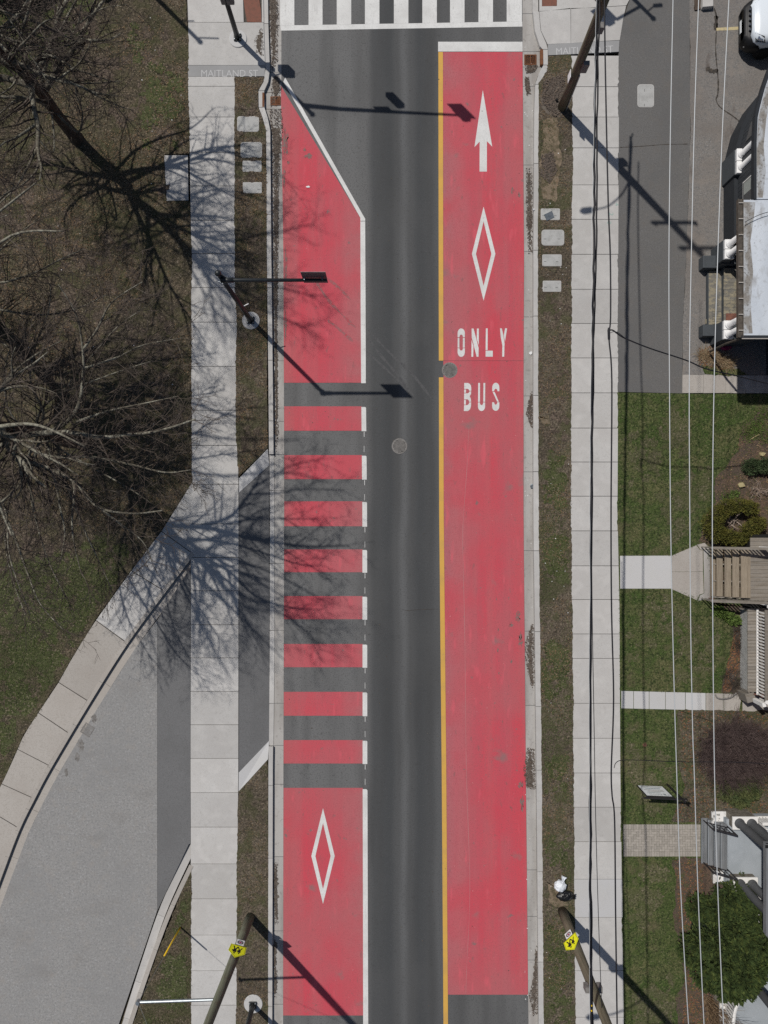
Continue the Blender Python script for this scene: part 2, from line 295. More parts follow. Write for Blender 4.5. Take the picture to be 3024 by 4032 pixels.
M['bagblack'] = mat('black_plastic_bag', (.008, .008, .009), .3, bump=(13, .04), spec=.5)
M['guard'] = mat('yellow_plastic_guard', (.78, .5, .02), .5)
M['signyellow'] = mat('fluorescent_sign_yellow', (.85, .9, .02), .55)
M['signwhite'] = mat('sign_white', (.8, .83, .85), .5)
M['signblack'] = mat('sign_black', (.012, .012, .014), .6)
M['signred'] = mat('sign_red', (.3, .03, .1), .6)
M['text'] = mat('grey_sign_text', (.2, .24, .26), .7)
M['wireblack'] = mat('black_cable', (.014, .014, .018), .6)
M['wiregrey'] = mat('weathered_aluminium_wire', (.5, .52, .53), .55, metal=.2)
M['greenpaint'] = mat('green_marking_paint', (.28, .4, .36), .8)
M['etched'] = mat('etched_lettering', (.46, .46, .46), .85)
M['paper'] = mat('paper_litter', (.75, .75, .74), .8)
M['carwhite'] = mat('white_car_paint', (.68, .73, .78), .25, spec=.6)
M['carblack'] = mat('black_bumper_plastic', (.012, .012, .013), .5)
M['chrome'] = mat('headlamp_chrome', (.55, .57, .6), .15, metal=.9)
M['tyre'] = mat('tyre_rubber', (.013, .013, .013), .85)
M['stone2'] = mat('tan_stone_block', (.36, .31, .17), .92, [ly(9, (.27, .23, .12), .45, .65, .7)])

# ------------------------------------------------------------------ large structure: ground, road, gutters, curbs
T = 0.14                                                # top of kerb-level surfaces
G().prism([(-400, -400), (400, -400), (400, 400), (-400, 400)], -.6, -.08).build('ground', M['lawn_left'])['kind'] = 'structure'
road = G().prism(PX([(1075, -300), (2110, -300), (2110, 5200), (1075, 5200)]), -.07, 0).build('road', M['asphalt']); road['kind'] = 'structure'
cs = G().prism(PX([(-5200, -2400), (8200, -2400), (8200, -302), (-5200, -302)]), -.07, -.002).build('cross_street', M['asphalt_mid']); cs['kind'] = 'structure'

# road markings: thin paint layers, children of the road
def mark(name, pts, m='white', z=.004, th=.003, label=None, n=None):
    o = G().prism(PX(pts), z - .002, z + th).build(name, M[m], road)
    if label: o['label'] = label
    return o
LE = [(-400, 1108), (330, 1108), (1100, 1117), (2016, 1119), (3024, 1116), (5200, 1113)]           # road left edge (y,x)
RE = [(-400, 2056), (200, 2058), (1008, 2064), (1500, 2062), (2016, 2062), (3024, 2071), (4032, 2081), (5200, 2092)]
YL = [(-400, 1724), (204, 1726), (1008, 1727), (2016, 1729), (3024, 1739), (4032, 1746), (5200, 1757)]
def strip_poly(el, er, ys): return [(xi(el, y), y) for y in ys] + [(xi(er, y), y) for y in ys[::-1]]
sh = lambda e, d: [(y, x + d) for y, x in e]
WL = [(-400, 1418), (865, 1419), (1509, 1422), (2016, 1427), (3107, 1428), (4032, 1430), (5200, 1433)]
# red lanes
mark('red_lane', strip_poly(sh(YL, 18.5), sh(RE, -1), [205, 700, 1008, 1420]) , 'red', label='red bus lane with arrow, diamond and lettering')
mark('red_lane', [(1745.5, 1421.2)] + [(xi(RE, 1421.2) - 1, 1421.2)] + [(xi(RE, y) - 1, y) for y in (1700, 2016, 2600, 3024, 3500, 3916)] + [(xi(YL, y) + 18.5, y) for y in (3916, 3500, 3024, 2600, 2016, 1700, 1486)], 'red')
mark('red_lane', [(1106, 338), (1421, 862), (1421, 1100), (1422, 1507), (1118, 1507), (1116, 1000), (1110, 600)], 'red', label='red lane wedge with slanted white edge')
for y0, y1 in [(1600, 1696), (1792, 1886.6), (1974, 2072), (2163, 2253), (2347, 2438), (2535.5, 2627), (2724, 2818), (2914, 3006)]:
    mark('red_block', [(xi(LE, y0) + .5, y0), (xi(WL, y0) + 1, y0), (xi(WL, y1) + 1, y1), (xi(LE, y1) + .5, y1)], 'red')
    mark('lane_dash', [(xi(WL, y0), y0 + 2.5), (xi(WL, y0) + 15, y0 + 2.5), (xi(WL, y0) + 18.5, y0 + 6), (xi(WL, y1) + 18.5, y1 + 2), (xi(WL, y1), y1 + 2)], 'white', z=.008)
    mark('guide_mark', [(xi(WL, y1) + 9, y1 + 4), (xi(WL, y1) + 11, y1 + 4), (xi(WL, y1) + 11, y1 + 24), (xi(WL, y1) + 9, y1 + 24)], 'white')
    mark('guide_mark', [(xi(WL, y1) + 9, y1 + 60), (xi(WL, y1) + 10.5, y1 + 60), (xi(WL, y1) + 10.5, y1 + 84), (xi(WL, y1) + 9, y1 + 84)], 'white')
mark('red_lane', [(1116.5, 3102), (1429, 3102), (1430, 3600), (1431, 3998), (1115, 3998)], 'red', label='red lane panel with diamond')
# white and yellow lines
mark('lane_line', [(1116, 322), (1123, 306), (1431, 850), (1438, 862), (1438, 870), (1419, 870), (1419, 858)], z=.008, label='slanted white edge line')
mark('lane_line', [(1419, 872), (1438, 872), (1439.5, 1200), (1440.5, 1509), (1422, 1509), (1420, 1200)], z=.008)
mark('lane_line', [(1428, 3107), (1443, 3107), (1447, 3112), (1448, 3500), (1450, 4032), (1453, 5200), (1433, 5200), (1430, 4032), (1429, 3500)], z=.008)
mark('yellow_line', strip_poly(YL, sh(YL, 18), [205, 700, 1008, 1420]), 'yellow', z=.008)
mark('yellow_line', strip_poly(YL, sh(YL, 18), [1486, 2016, 2500, 3024, 3500, 4032, 5200]), 'yellow', z=.008)
mark('stop_bar', [(1725, 165), (2057, 165), (2057.5, 203.5), (1725, 203.5)], z=.008)
for x0, x1 in [(1103, 1159), (1215, 1270), (1326, 1383), (1437, 1494), (1551, 1608), (1663, 1720), (1772, 1829), (1884, 1941), (1995, 2055)]:
    yb = lambda x: 100.5 - (x - 1105) / 952 * 16
    mark('crosswalk_stripe', [(x0, -215), (x1, -215), (x1, yb(x1)), (x0, yb(x0))])
mark('crosswalk_edge_line', [(1104, 100.8), (2056, 84.8), (2057, 105), (1105, 121)], z=.0042)
mark('crosswalk_edge_line', [(1104, -236), (2056, -236), (2056, -216), (1104, -216)], z=.0042)
def ring(name, out, inn, label=None):
    """closed marking with a hole, four quads"""
    q = G(); n = len(out)
    for i in range(n):
        j = (i + 1) % n
        q.prism(PX([out[i], out[j], inn[j], inn[i]]), .0065, .0115)
    o = q.build(name, M['white'], road)
    if label: o['label'] = label
ring('diamond_marking', [(1904, 814), (1950.5, 1000), (1904, 1184), (1858, 1000)], [(1904, 872), (1934.5, 1000), (1904, 1126), (1874, 1000)], 'white diamond below the arrow')
ring('diamond_marking', [(1272, 3182), (1318, 3370), (1272, 3559), (1226, 3370)], [(1272, 3240), (1302, 3370), (1272, 3500), (1242, 3370)], 'white diamond alone in the left lane')
mark('arrow_marking', [(1901, 355), (1938, 578), (1917, 556), (1917, 676), (1888, 676), (1888.5, 558), (1868, 580)], z=.008)
# stencil lettering ONLY / BUS from the photograph's own letter shapes (5.979 units per pixel)
def L5(pts): return [(1780 + x / 5.979, 1270 + y / 5.979) for x, y in pts]
def arc(cx, cy, rx, ry, a0, a1, n=12): return [(cx + rx * math.cos(math.radians(a0 + (a1 - a0) * i / n)), cy - ry * math.sin(math.radians(a0 + (a1 - a0) * i / n))) for i in range(n + 1)]
def letter(nm, polys):
    q = G()
    for p in polys: q.prism(PX(L5(p)), .0065, .0115)
    q.build('letter', M['white'], road)['label'] = nm
cap_u = lambda cx, x0, x1, i0, i1, top, bot, itop: arc(cx, top + 110, (x1 - x0) / 2, 110, 0, 180) + [(x0, bot), (i0, bot)] + arc(cx, itop + 55, (i1 - i0) / 2, 55, 180, 0)[0:] + [(i1, bot), (x1, bot)]
cap_d = lambda cx, x0, x1, i0, i1, bot, top, ibot: arc(cx, bot - 110, (x1 - x0) / 2, 110, 0, -180) + [(x0, top), (i0, top)] + arc(cx, ibot - 55, (i1 - i0) / 2, 55, -180, 0) + [(i1, top), (x1, top)]
letter('white letter O', [cap_u(215, 130, 300, 172, 252, 140, 346, 285), cap_d(215, 130, 300, 172, 252, 810, 605, 662), [(132, 362), (172, 362), (172, 592), (130, 592)], [(255, 362), (298, 362), (298, 592), (252, 592)]])
letter('white letter N', [[(460, 143), (505, 143), (625, 600), (622, 807), (578, 807), (462, 350)], [(585, 143), (628, 143), (628, 536), (580, 385)], [(457, 405), (503, 560), (497, 808), (455, 808)]])
letter('white letter L', [[(795, 138), (838, 138), (836, 650), (789, 650)], [(789, 664), (957, 664), (957, 805), (789, 805)]])
letter('white letter Y', [[(1128, 138), (1170, 138), (1200, 270), (1235, 490), (1226, 805), (1180, 805), (1184, 540), (1145, 340)], [(1248, 138), (1295, 138), (1245, 450), (1216, 310)]])
B_top = [(285, 1423), (370, 1423), (410, 1440), (438, 1475), (451, 1530), (451, 1608), (405, 1608), (395, 1580), (370, 1563), (285, 1563)]
B_mid = [(283, 1668), (370, 1668), (398, 1650), (412, 1622), (450, 1622), (446, 1680), (415, 1735), (440, 1790), (448, 1867), (403, 1867), (392, 1830), (365, 1808), (283, 1808)]
B_bot = [(283, 1946), (360, 1946), (392, 1920), (403, 1880), (448, 1880), (446, 1960), (425, 2040), (375, 2084), (277, 2084)]
letter('white letter B', [B_top, B_mid, B_bot, [(285, 1578), (328, 1578), (325, 1656), (284, 1656)], [(283, 1820), (325, 1820), (322, 1932), (282, 1932)]])
letter('white letter U', [cap_d(693, 610, 778, 655, 732, 2084, 1882, 1945), [(615, 1423), (658, 1423), (655, 1868), (611, 1868)], [(738, 1423), (780, 1423), (777, 1868), (735, 1868)]])
letter('white letter S', [cap_u(1029, 945, 1113, 990, 1068, 1418, 1618, 1560), cap_d(1027, 942, 1112, 990, 1062, 2080, 1878, 1935), [(955, 1634), (1000, 1634), (1100, 1864), (1060, 1864)]])

# gutters and curbs
CLo = [(-400, 1030), (100, 1040), (285, 1047), (330, 1040), (365, 1020), (430, 1021), (470, 1036), (520, 1050), (1008, 1053), (1500, 1059), (2016, 1063), (2600, 1062), (3024, 1059), (5200, 1055)]
CLi = [(-400, 1052), (100, 1058), (285, 1064), (330, 1058), (365, 1042), (430, 1043), (470, 1056), (520, 1066), (1008, 1070), (1500, 1076), (2016, 1081), (2600, 1081), (3024, 1076), (5200, 1071)]
CRi = [(-400, 2094), (54, 2096), (130, 2104), (190, 2123), (205, 2136), (264, 2137), (300, 2118), (336, 2106), (450, 2101), (1008, 2098), (2016, 2098), (3024, 2110), (4032, 2119), (5200, 2130)]
CRo = [(-400, 2118), (54, 2119), (130, 2126), (180, 2148), (203, 2154), (264, 2154), (290, 2150), (336, 2119), (450, 2119), (1008, 2116), (2016, 2119), (3024, 2131), (4032, 2139), (5200, 2150)]
def ysub(a, b, extra): return sorted(set([a, b] + [y for y in extra if a < y < b]))
def sections(name, el, er, joints, m, z0, zf, parent_name, kind='structure', extra=()):
    base = G()
    ys = ysub(joints[0], joints[-1], [y for y, _ in el] + [y for y, _ in er] + list(extra))
    base.prism(PX(strip_poly(el, er, ys)), z0 - .01, z0)
    par = base.build(parent_name, M['joint']); par['kind'] = kind
    for a, b in zip(joints, joints[1:]):
        z = zf(a, b)
        if z is None: continue
        y2 = ysub(a + 1.0, b - 1.0, [y for y, _ in el] + [y for y, _ in er])
        pts = strip_poly(el, er, y2)
        zt = z if not callable(z) else [z(p) for p in pts]
        G().prism(PX(pts), z0 - .005, zt).build(name, M[m], par)
    return par
jl = [-300, -60, 100, 285, 365, 430, 570, 850, 1136, 1421, 1659, 1790, 1931, 2218, 2482, 2769, 2935, 3088, 3373, 3665, 3954, 4240, 4520, 4800, 5190]
def zl(a, b):
    if b <= 285: return .11
    if a >= 1780 and b <= 2940: return .025
    return T
sections('curb_section', CLo, CLi, jl, 'concrete', -.03, zl, 'curb_left')
jr = [-300, -100, 54, 203, 264, 340, 650, 990, 1248, 1559, 1858, 2168, 2485, 2778, 3028, 3425, 3608, 3780, 4100, 4400, 4700, 5190]
sections('curb_section', CRi, CRo, jr, 'concrete', -.03, lambda a, b: .03 if b <= 54 else T, 'curb_right')
sections('gutter_section', sh(CLi, 1), LE, jl, 'gutter', -.04, lambda a, b: .0035, 'gutter_left')
sections('gutter_section', RE, sh(CRi, -1), jr, 'gutter', -.04, lambda a, b: .0035, 'gutter_right')

# sidewalks: one slab after another
SLl = [(-400, 728), (0, 735), (160, 745), (330, 744), (600, 750), (985, 757), (1300, 756), (1700, 757), (1895, 758), (2016, 755), (3024, 754), (3400, 755), (4032, 755), (5200, 752)]
SLr = [(-400, 927), (300, 927), (1008, 928), (1300, 936), (1620, 931), (1860, 941), (2016, 942), (3024, 941), (3300, 938), (4032, 934), (5200, 932)]
SRl = [(-400, 2240), (365, 2247), (600, 2250), (920, 2246), (1500, 2244), (2016, 2243), (2600, 2250), (3024, 2253), (4032, 2261), (5200, 2270)]
SRr = [(-400, 2435), (365, 2433), (1008, 2430), (1500, 2430), (2016, 2427), (2400, 2435), (3024, 2438), (4032, 2452), (5200, 2466)]
slj = [309, 347.5, 468, 606, 738, 873, 1003, 1136, 1272, 1445, 1617, 1755, 1907, 2063, 2194, 2325, 2458, 2588, 2719, 2850, 2982, 3116, 3251, 3395, 3532, 3674, 3814, 3949, 4085, 4220, 4355, 4490, 4620, 4760, 4900, 5190]
srj = [227, 349, 468, 589, 734, 869, 1006, 1143, 1277, 1412, 1549, 1687, 1820, 1954, 2090, 2227, 2359, 2494, 2590, 2766, 2903, 3039, 3173, 3308, 3455, 3605, 3814, 3996, 4140, 4280, 4420, 4560, 4700, 4850, 5190]
rs = random.Random(5)
sections('slab', SLl, SLr, slj, 'concrete', .1, lambda a, b: T + rs.uniform(-.004, .004), 'sidewalk_left')
swr = sections('slab', SRl, SRr, srj, 'concrete', .1, lambda a, b: None if a == 3455 else T + rs.uniform(-.004, .004), 'sidewalk_right')
G().prism(PX([(2257, 3456), (2445, 3456), (2447, 3604), (2258, 3604)]), .1, T + .002).build('slab', M['concrete_new'], swr)['label'] = 'paler recently poured slab'
# corner landings with the street name strips
lc = G().prism(PX([(730, -290), (1028, -290), (1045, 268), (744, 268)]), .05, .1).build('corner_landing_left', M['joint']); lc['kind'] = 'structure'
G().prism(PX([(735, -180), (955, -180), (962, 96), (745, 96)]), .09, T).build('slab', M['concrete'], lc)
G().prism(PX([(745, 97.5), (1040, 97.5), (1046, 264.5), (744, 264.5)]), .09, T).build('slab', M['concrete'], lc)
G().prism(PX([(1033, -180), (1036, -180), (1041, 96), (1033, 96)]), .09, T).build('slab', M['concrete'], lc)
G().prism(PX([(958, -180), (960, 0), (967, 50), (975, 95), (1032, 97), (1030, 50), (1022, 0), (1010, -180)]), .09, T + .003).build('tactile_plate', M['tactile'], lc)
G().prism(PX([(743, 266), (1046, 265.5), (1044, 308), (742, 309)]), .09, T + .002).build('street_name_strip', M['strip'], lc)
rc = G().prism(PX([(2119, -290), (2520, -290), (2478, 0), (2432, 214), (2156, 227), (2150, 182), (2124, 120)]), .05, .1).build('corner_landing_right', M['joint']); rc['kind'] = 'structure'
G().prism(PX([(2121, -180), (2131, -180), (2131, 34), (2190, 33), (2190, -180), (2500, -180), (2478, 0), (2462, 30), (2335, 38), (2121, 53)]), .09, T).build('slab', M['concrete'], rc)
G().prism(PX([(2121, 55), (2243, 41), (2244, 178), (2153, 182), (2128, 130)]), .09, T).build('slab', M['concrete'], rc)
G().prism(PX([(2245, 41), (2335, 40), (2461, 32), (2448, 90), (2436, 166), (2245, 178)]), .09, T).build('slab', M['concrete'], rc)
G().prism(PX([(2132, -40), (2189, -40), (2189, 32), (2132, 34)]), .09, T + .003).build('tactile_plate', M['tactile'], rc)
G().prism(PX([(2154, 183), (2435, 168), (2432, 212), (2156, 226)]), .09, T + .002).build('street_name_strip', M['strip'], rc)
def text_mesh(txt, size, name, m, parent, origin, ax, ay, depth=.002, sx=1.0, label=None, bold=0.0):
    """flat built-in lettering as geometry; ax, ay are the reading and up directions"""
    cu = bpy.data.curves.new('tmp', 'FONT'); cu.body = txt; cu.size = size; cu.resolution_u = 3; cu.offset = size * bold
    ob = bpy.data.objects.new('tmp', cu); COL.objects.link(ob)
    me = ob.to_mesh(); ax, ay = Vector(ax).normalized(), Vector(ay).normalized(); az = ax.cross(ay)
    q = G(); q.add([Vector(origin) + ax * v.co.x * sx + ay * v.co.y + az * depth for v in me.vertices], [tuple(p.vertices) for p in me.polygons])
    ob.to_mesh_clear(); bpy.data.objects.remove(ob); bpy.data.curves.remove(cu)
    o = q.build(name, m, parent)
    if label: o['label'] = label
    return o
text_mesh('MAITLAND ST', .4, 'lettering', M['etched'], lc, P(790, 302, T + .004), (1, 0, 0), (0, 1, 0), sx=.93)
text_mesh('MAITLAND ST', .4, 'lettering', M['etched'], rc, P(2188, 216, T + .004), (1, .045, 0), (-.045, 1, 0), sx=.93)
text_mesh('4', .2, 'painted_mark', M['greenpaint'], swr, P(2422, 798, T + .006), (0, -1, 0), (1, 0, 0), sx=1.3)
text_mesh('2', .24, 'painted_mark', M['greenpaint'], swr, P(2399, 836, T + .006), (0, -1, 0), (1, 0, 0), sx=1.2)
text_mesh('0', .24, 'painted_mark', M['greenpaint'], swr, P(2391, 871, T + .006), (0, -1, 0), (1, 0, 0), sx=1.0)

# diagonal path, kerbs and side driveway on the left
PLe = [(760, 1901), (638, 2095), (510, 2262), (383, 2441), (304, 2563), (237, 2684), (103, 2885), (42, 3024), (-10, 3130), (-130, 3400), (-330, 3900)]
PRe = [(756, 2174), (640, 2325), (492, 2526), (346, 2757), (194, 3012), (128, 3136), (67, 3261), (0, 3437), (-130, 3790), (-200, 3990)]
dp = G().prism(PX(PLe + PRe[::-1]), .03, .1).build('diagonal_path', M['joint']); dp['kind'] = 'structure'
def lerp(a, b, t): return (a[0] + (b[0] - a[0]) * t, a[1] + (b[1] - a[1]) * t)
def alongy(pl, y):
    for a, b in zip(pl, pl[1:]):
        if a[1] <= y <= b[1]: return lerp(a, b, (y - a[1]) / (b[1] - a[1]))
    return pl[-1]
dj = [((757, 1905), (757, 2172)), ((640, 2092), (756, 2174)), ((523, 2246), (643, 2321)), ((383, 2441), (495, 2522)), ((237, 2684), (348, 2754)), ((158, 2803), (272, 2880)), ((73, 2946), (196, 3008)), ((10, 3082), (128, 3134)), ((-35, 3186), (72, 3250)), ((-130, 3400), (0, 3437)), ((-250, 3700), (-110, 3735)), ((-330, 3900), (-200, 3990))]
for i, ((a0, b0), (a1, b1)) in enumerate(zip(dj, dj[1:])):
    y0, y1 = a0[1], a1[1]
    lp = [alongy(PLe, y) if k not in (0,) or i else a0 for k, y in enumerate(np.linspace(y0 + 1.3, y1 - 1.3, 4))]
    rp = [alongy(PRe, y) for y in np.linspace(max(b0[1], 2174) + 1.5, max(b1[1], 2174.01) - 1.5, 4)] if i else [(756, 2173)]
    G().prism(PX(lp + rp[::-1]), .09, T + rs.uniform(-.003, .003)).build('slab', M['concrete' if i < 3 else 'concrete_old'], dp)
def ribbon_sections(name, pname, pl, d0, d1, m, z0, zt, cut):
    """kerb stones along a pixel polyline"""
    par = G().prism(PX(offset(pl, d0) + offset(pl, d1)[::-1]), z0, z0 + .02).build(pname, M['joint']); par['kind'] = 'structure'
    a, b = smooth_poly([Vector((*p, 0)) for p in offset(pl, d0)], 6), smooth_poly([Vector((*p, 0)) for p in offset(pl, d1)], 6)
    n = len(a); ks = list(range(0, n, cut)) + ([n - 1] if (n - 1) % cut else [])
    for k0, k1 in zip(ks, ks[1:]):
        la = [a[i].xy for i in range(k0, k1 + 1)]; lb = [b[i].xy for i in range(k0, k1 + 1)]
        for l in (la, lb):
            dv = (l[1] - l[0]).normalized(); l[0] = l[0] + dv * 1.0
        G().prism(PX([tuple(p) for p in la] + [tuple(p) for p in lb][::-1]), z0 + .01, zt).build(name, M[m], par)
    return par
ribbon_sections('kerb_stone', 'driveway_kerb_left', PRe, -1, -16, 'concrete_old', -.02, T + .012, 4)
ribbon_sections('gutter_section', 'driveway_gutter', PRe, -17, -50, 'concrete_old', -.05, .02, 8)
GR = offset(PRe, -49)
dw = G().prism(PX([(620, 2440)] + [p for p in GR if p[1] > 2440] + [(-200, 4600), (330, 4600), (468, 4032), (543, 3810), (620, 3583)]), -.05, .022).build('driveway', M['asphalt_old']); dw['kind'] = 'structure'
G().prism(PX([(753, 2232), (753, 3316), (747, 3318), (621, 3583), (621, 2440)]), -.05, [T - .004, T - .004, T - .01, .03, .03]).build('asphalt_strip', M['asphalt_mid'], dw)
KR = [(752, 3318), (640, 3560), (560, 3790), (500, 3980), (485, 4032), (420, 4230), (330, 4600)]
ribbon_sections('gutter_section', 'driveway_gutter_right', KR, 4, -26, 'concrete', -.05, .03, 7)
ribbon_sections('kerb_stone', 'driveway_kerb_right', [(756, 3400), (668, 3590), (590, 3800), (523, 4000), (452, 4230), (362, 4600)], 7, -10, 'concrete_old', -.02, T + .012, 5)
ap = G().prism(PX([(944, 1941), (1060, 1833), (1061, 2915), (943, 3036)]), -.05, [T - .004, .022, .022, T - .004]).build('driveway_apron', M['asphalt_mid']); ap['kind'] = 'structure'
G().prism(PX([(944, 1884), (1056, 1769), (1060, 1832), (944, 1940)]), -.05, [T, T, .03, T]).build('apron_wing', M['concrete_new'], ap)
G().prism(PX([(943, 3037), (1060, 2916), (1057, 2985), (942, 3112)]), -.05, [T, .03, T, T]).build('apron_wing', M['concrete_new'], ap)
pad = G().prism(PX([(651, 618), (743, 617), (745, 794), (657, 796), (656, 740)]), .05, T - .002).build('concrete_pad', M['concrete']); pad['kind'] = 'structure'

# lawns and verges (rough edges creep over the concrete)
def land(name, pts, m, z, z0=-.07):
    o = G().prism(PX(pts), z0, z).build(name, M[m]); o['kind'] = 'structure'; return o
lawnL = [(-5000, -295), (722, -295)] + jag([(730, -200), (737, 0), (746, 160), (745, 330), (751, 600)], seed=3) + [(751, 612), (653, 613)] + jag([(652, 620), (658, 798)], 8, 3, 4) + [(752, 799)] + jag([(753, 803), (758, 985), (757, 1300), (758, 1700), (760, 1893), (640, 2090), (510, 2258), (383, 2438), (304, 2560), (237, 2681), (103, 2882), (42, 3021), (-10, 3127), (-130, 3397)], seed=5) + [(-330, 3897), (-5000, 3900)]
land('lawn_left', lawnL, 'lawn_left', T + .004)
land('verge_left', jag([(926, 311), (926, 1008), (934, 1300), (929, 1620), (940, 1880)], seed=6) + [(1055, 1768)] + jag([(1055, 1766), (1052, 1300), (1052, 900), (1049, 520), (1034, 470), (1019, 430), (1018, 365), (1038, 330), (1044, 311)], 9, 1.2, 7), 'verge', T + .004)
land('verge_left_south', jag([(941, 3113), (936, 3300), (932, 4032), (930, 5200)], seed=8) + jag([(1054, 5200), (1057, 4032), (1058, 3300), (1056, 2988)], 9, 1.2, 9), 'verge', T + .004)
land('kerb_lawn', jag([(757, 3412), (756, 3700), (757, 4032), (753, 4600)], seed=10) + jag([(375, 4600), (468, 4230), (538, 4000), (606, 3800), (684, 3590), (755, 3420)], 9, 2.5, 11), 'lawn_left', T + .004)
land('verge_right', jag([(2154, 229), (2243, 222)], 9, 1, 12) + jag([(2249, 240), (2249, 365), (2252, 600), (2248, 920), (2246, 1500), (2245, 2016), (2252, 2600), (2255, 3024), (2263, 4032), (2272, 5200)], seed=13) + jag([(2149, 5200), (2138, 4032), (2130, 3024), (2118, 2016), (2115, 1008), (2118, 450), (2118, 336), (2149, 290), (2155, 262)], 9, 1.2, 14), 'verge', T + .004)
land('parking_strip', [(2520, -295), (2478, 0), (2448, 90), (2436, 168)] + jag([(2430, 240), (2431, 600), (2429, 1008), (2428, 1545)], 11, 2, 15) + [(2680, 1551), (2683, 1277), (2697, 1000), (2712, 550), (2710, 80), (2705, -295)], 'asphalt_park', T + .002)
land('parking_lot', jag([(2706, -295), (2711, 80), (2713, 550), (2698, 1000), (2684, 1277), (2681, 1478)], 14, 2, 16) + [(3060, 1478), (3060, 1560), (6000, 1560), (6000, -295)], 'asphalt_lot', T - .002)
land('lawn_right', jag([(2428, 1547), (2426, 2016), (2433, 2400), (2437, 3024), (2451, 4032), (2464, 5200)], seed=17) + [(6000, 5200), (6000, 1562), (3058, 1562), (3058, 1553), (2682, 1552)], 'lawn', T - .002)
def bed(pts, seed, m='mulch', nm='garden_bed'): return land(nm, jag(pts + [pts[0]], 16, 6, seed), m, T + .012, .05)
bed([(2915, 1680), (2895, 1770), (2858, 1832), (2812, 1885), (2810, 1975), (2768, 2040), (2745, 2130), (2800, 2158), (3300, 2160), (3300, 1590), (3010, 1610)], 21)
bed([(2800, 2372), (2850, 2400), (2884, 2450), (2884, 2560), (2852, 2620), (2832, 2722), (2910, 2728), (2975, 2700), (2975, 2385)], 22)
bed([(2662, 2792), (2655, 2900), (2662, 2990), (2695, 3085), (2650, 3190), (2636, 3228), (2760, 3234), (3300, 3200), (3300, 2800)], 23, 'verge')
bed([(2640, 3380), (2860, 3378), (3300, 3560), (3300, 4600), (2690, 4600), (2668, 4032), (2655, 3920), (2690, 3850), (2672, 3700), (2640, 3600), (2662, 3470)], 24)
bed([(2130, 480), (2190, 470), (2205, 620), (2185, 800), (2130, 790)], 25, 'sand', 'bare_patch')
bed([(2150, 3465), (2200, 3470), (2235, 3560), (2200, 3570), (2160, 3545)], 26, 'sand', 'bare_patch')
bed([(2120, 1640), (2160, 1635), (2165, 1668), (2130, 1672)], 27, 'sand', 'bare_patch')
bed([(2170, 330), (2215, 310), (2235, 420), (2200, 470), (2130, 440), (2125, 370)], 28, 'dirt', 'leaf_heap')
land('lawn_patch', jag([(2755, 1440), (2900, 1455), (2935, 1478), (2860, 1486), (2770, 1474), (2755, 1440)], 8, 3, 29), 'lawn', T + .014, .05)
# walkways on the right
wk = G().prism(PX([(2436, 2187), (2640, 2186), (2740, 2143), (2768, 2136), (2793, 2160), (2796, 2352), (2740, 2365), (2640, 2318), (2437, 2317)]), .05, .12).build('house_walkway', M['joint']); wk['kind'] = 'structure'
G().prism(PX([(2437, 2188), (2637, 2187), (2638, 2316), (2438, 2316)]), .1, T + .006).build('slab', M['concrete_new'], wk)
G().prism(PX([(2640, 2187), (2736, 2146), (2750, 2165), (2761, 2166), (2762, 2249), (2640, 2250)]), .1, T + .004).build('slab', M['concrete_old'], wk)
G().prism(PX([(2640, 2251), (2762, 2250), (2765, 2334), (2748, 2340), (2738, 2362), (2640, 2318)]), .1, T + .004).build('slab', M['concrete_old'], wk)
G().prism(PX([(2739, 2144), (2768, 2137), (2792, 2160), (2764, 2164), (2752, 2163)]), .1, T + .008).build('slab', M['concrete_old'], wk)
G().prism(PX([(2764, 2166), (2793, 2162), (2796, 2352), (2742, 2365), (2750, 2343), (2767, 2335)]), .1, T).build('slab', M['gutter'], wk)
w2 = G().prism(PX([(2440, 2716), (2760, 2725), (2910, 2730), (3100, 2760), (3100, 2800), (2760, 2790), (2440, 2786)]), .05, .12).build('side_walkway', M['joint']); w2['kind'] = 'structure'
sx = [2441, 2490, 2551, 2615, 2693, 2773, 2844, 2916, 3000, 3100]
for i, (a, b) in enumerate(zip(sx, sx[1:])):
    ta = lambda x: 2717 + (x - 2440) * .026; tb = lambda x: 2785 + (x - 2440) * .024
    G().prism(PX([(a + 1, ta(a)), (b - 1, ta(b)), (b - 1 - (12 if i == 6 else 0), tb(b)), (a + 1, tb(a))]), .1, T + rs.uniform(0, .008)).build('slab', M['concrete_new' if i < 5 else 'concrete_old'], w2)
w3 = G().prism(PX([(2681, 1477), (2900, 1480), (3058, 1480), (3058, 1550), (2681, 1550)]), .05, .12).build('lot_walkway', M['gutter']); w3['kind'] = 'structure'
for a, b in [(2682, 2762.5), (2764, 2850), (2852, 2894)]:
    q = [(a, 1478), (b, 1479 if b < 2890 else 1484), (b + (0 if b < 2890 else -4), 1530), (b - (0 if b < 2890 else 12), 1549), (a, 1550)]
    G().prism(PX(q), .1, T + .006).build('slab', M['concrete_old'], w3)
G().prism(PX([(2868, 1550), (2900, 1538), (2928, 1536), (2928, 1551)]), .1, T + .004).build('slab', M['concrete_old'], w3)
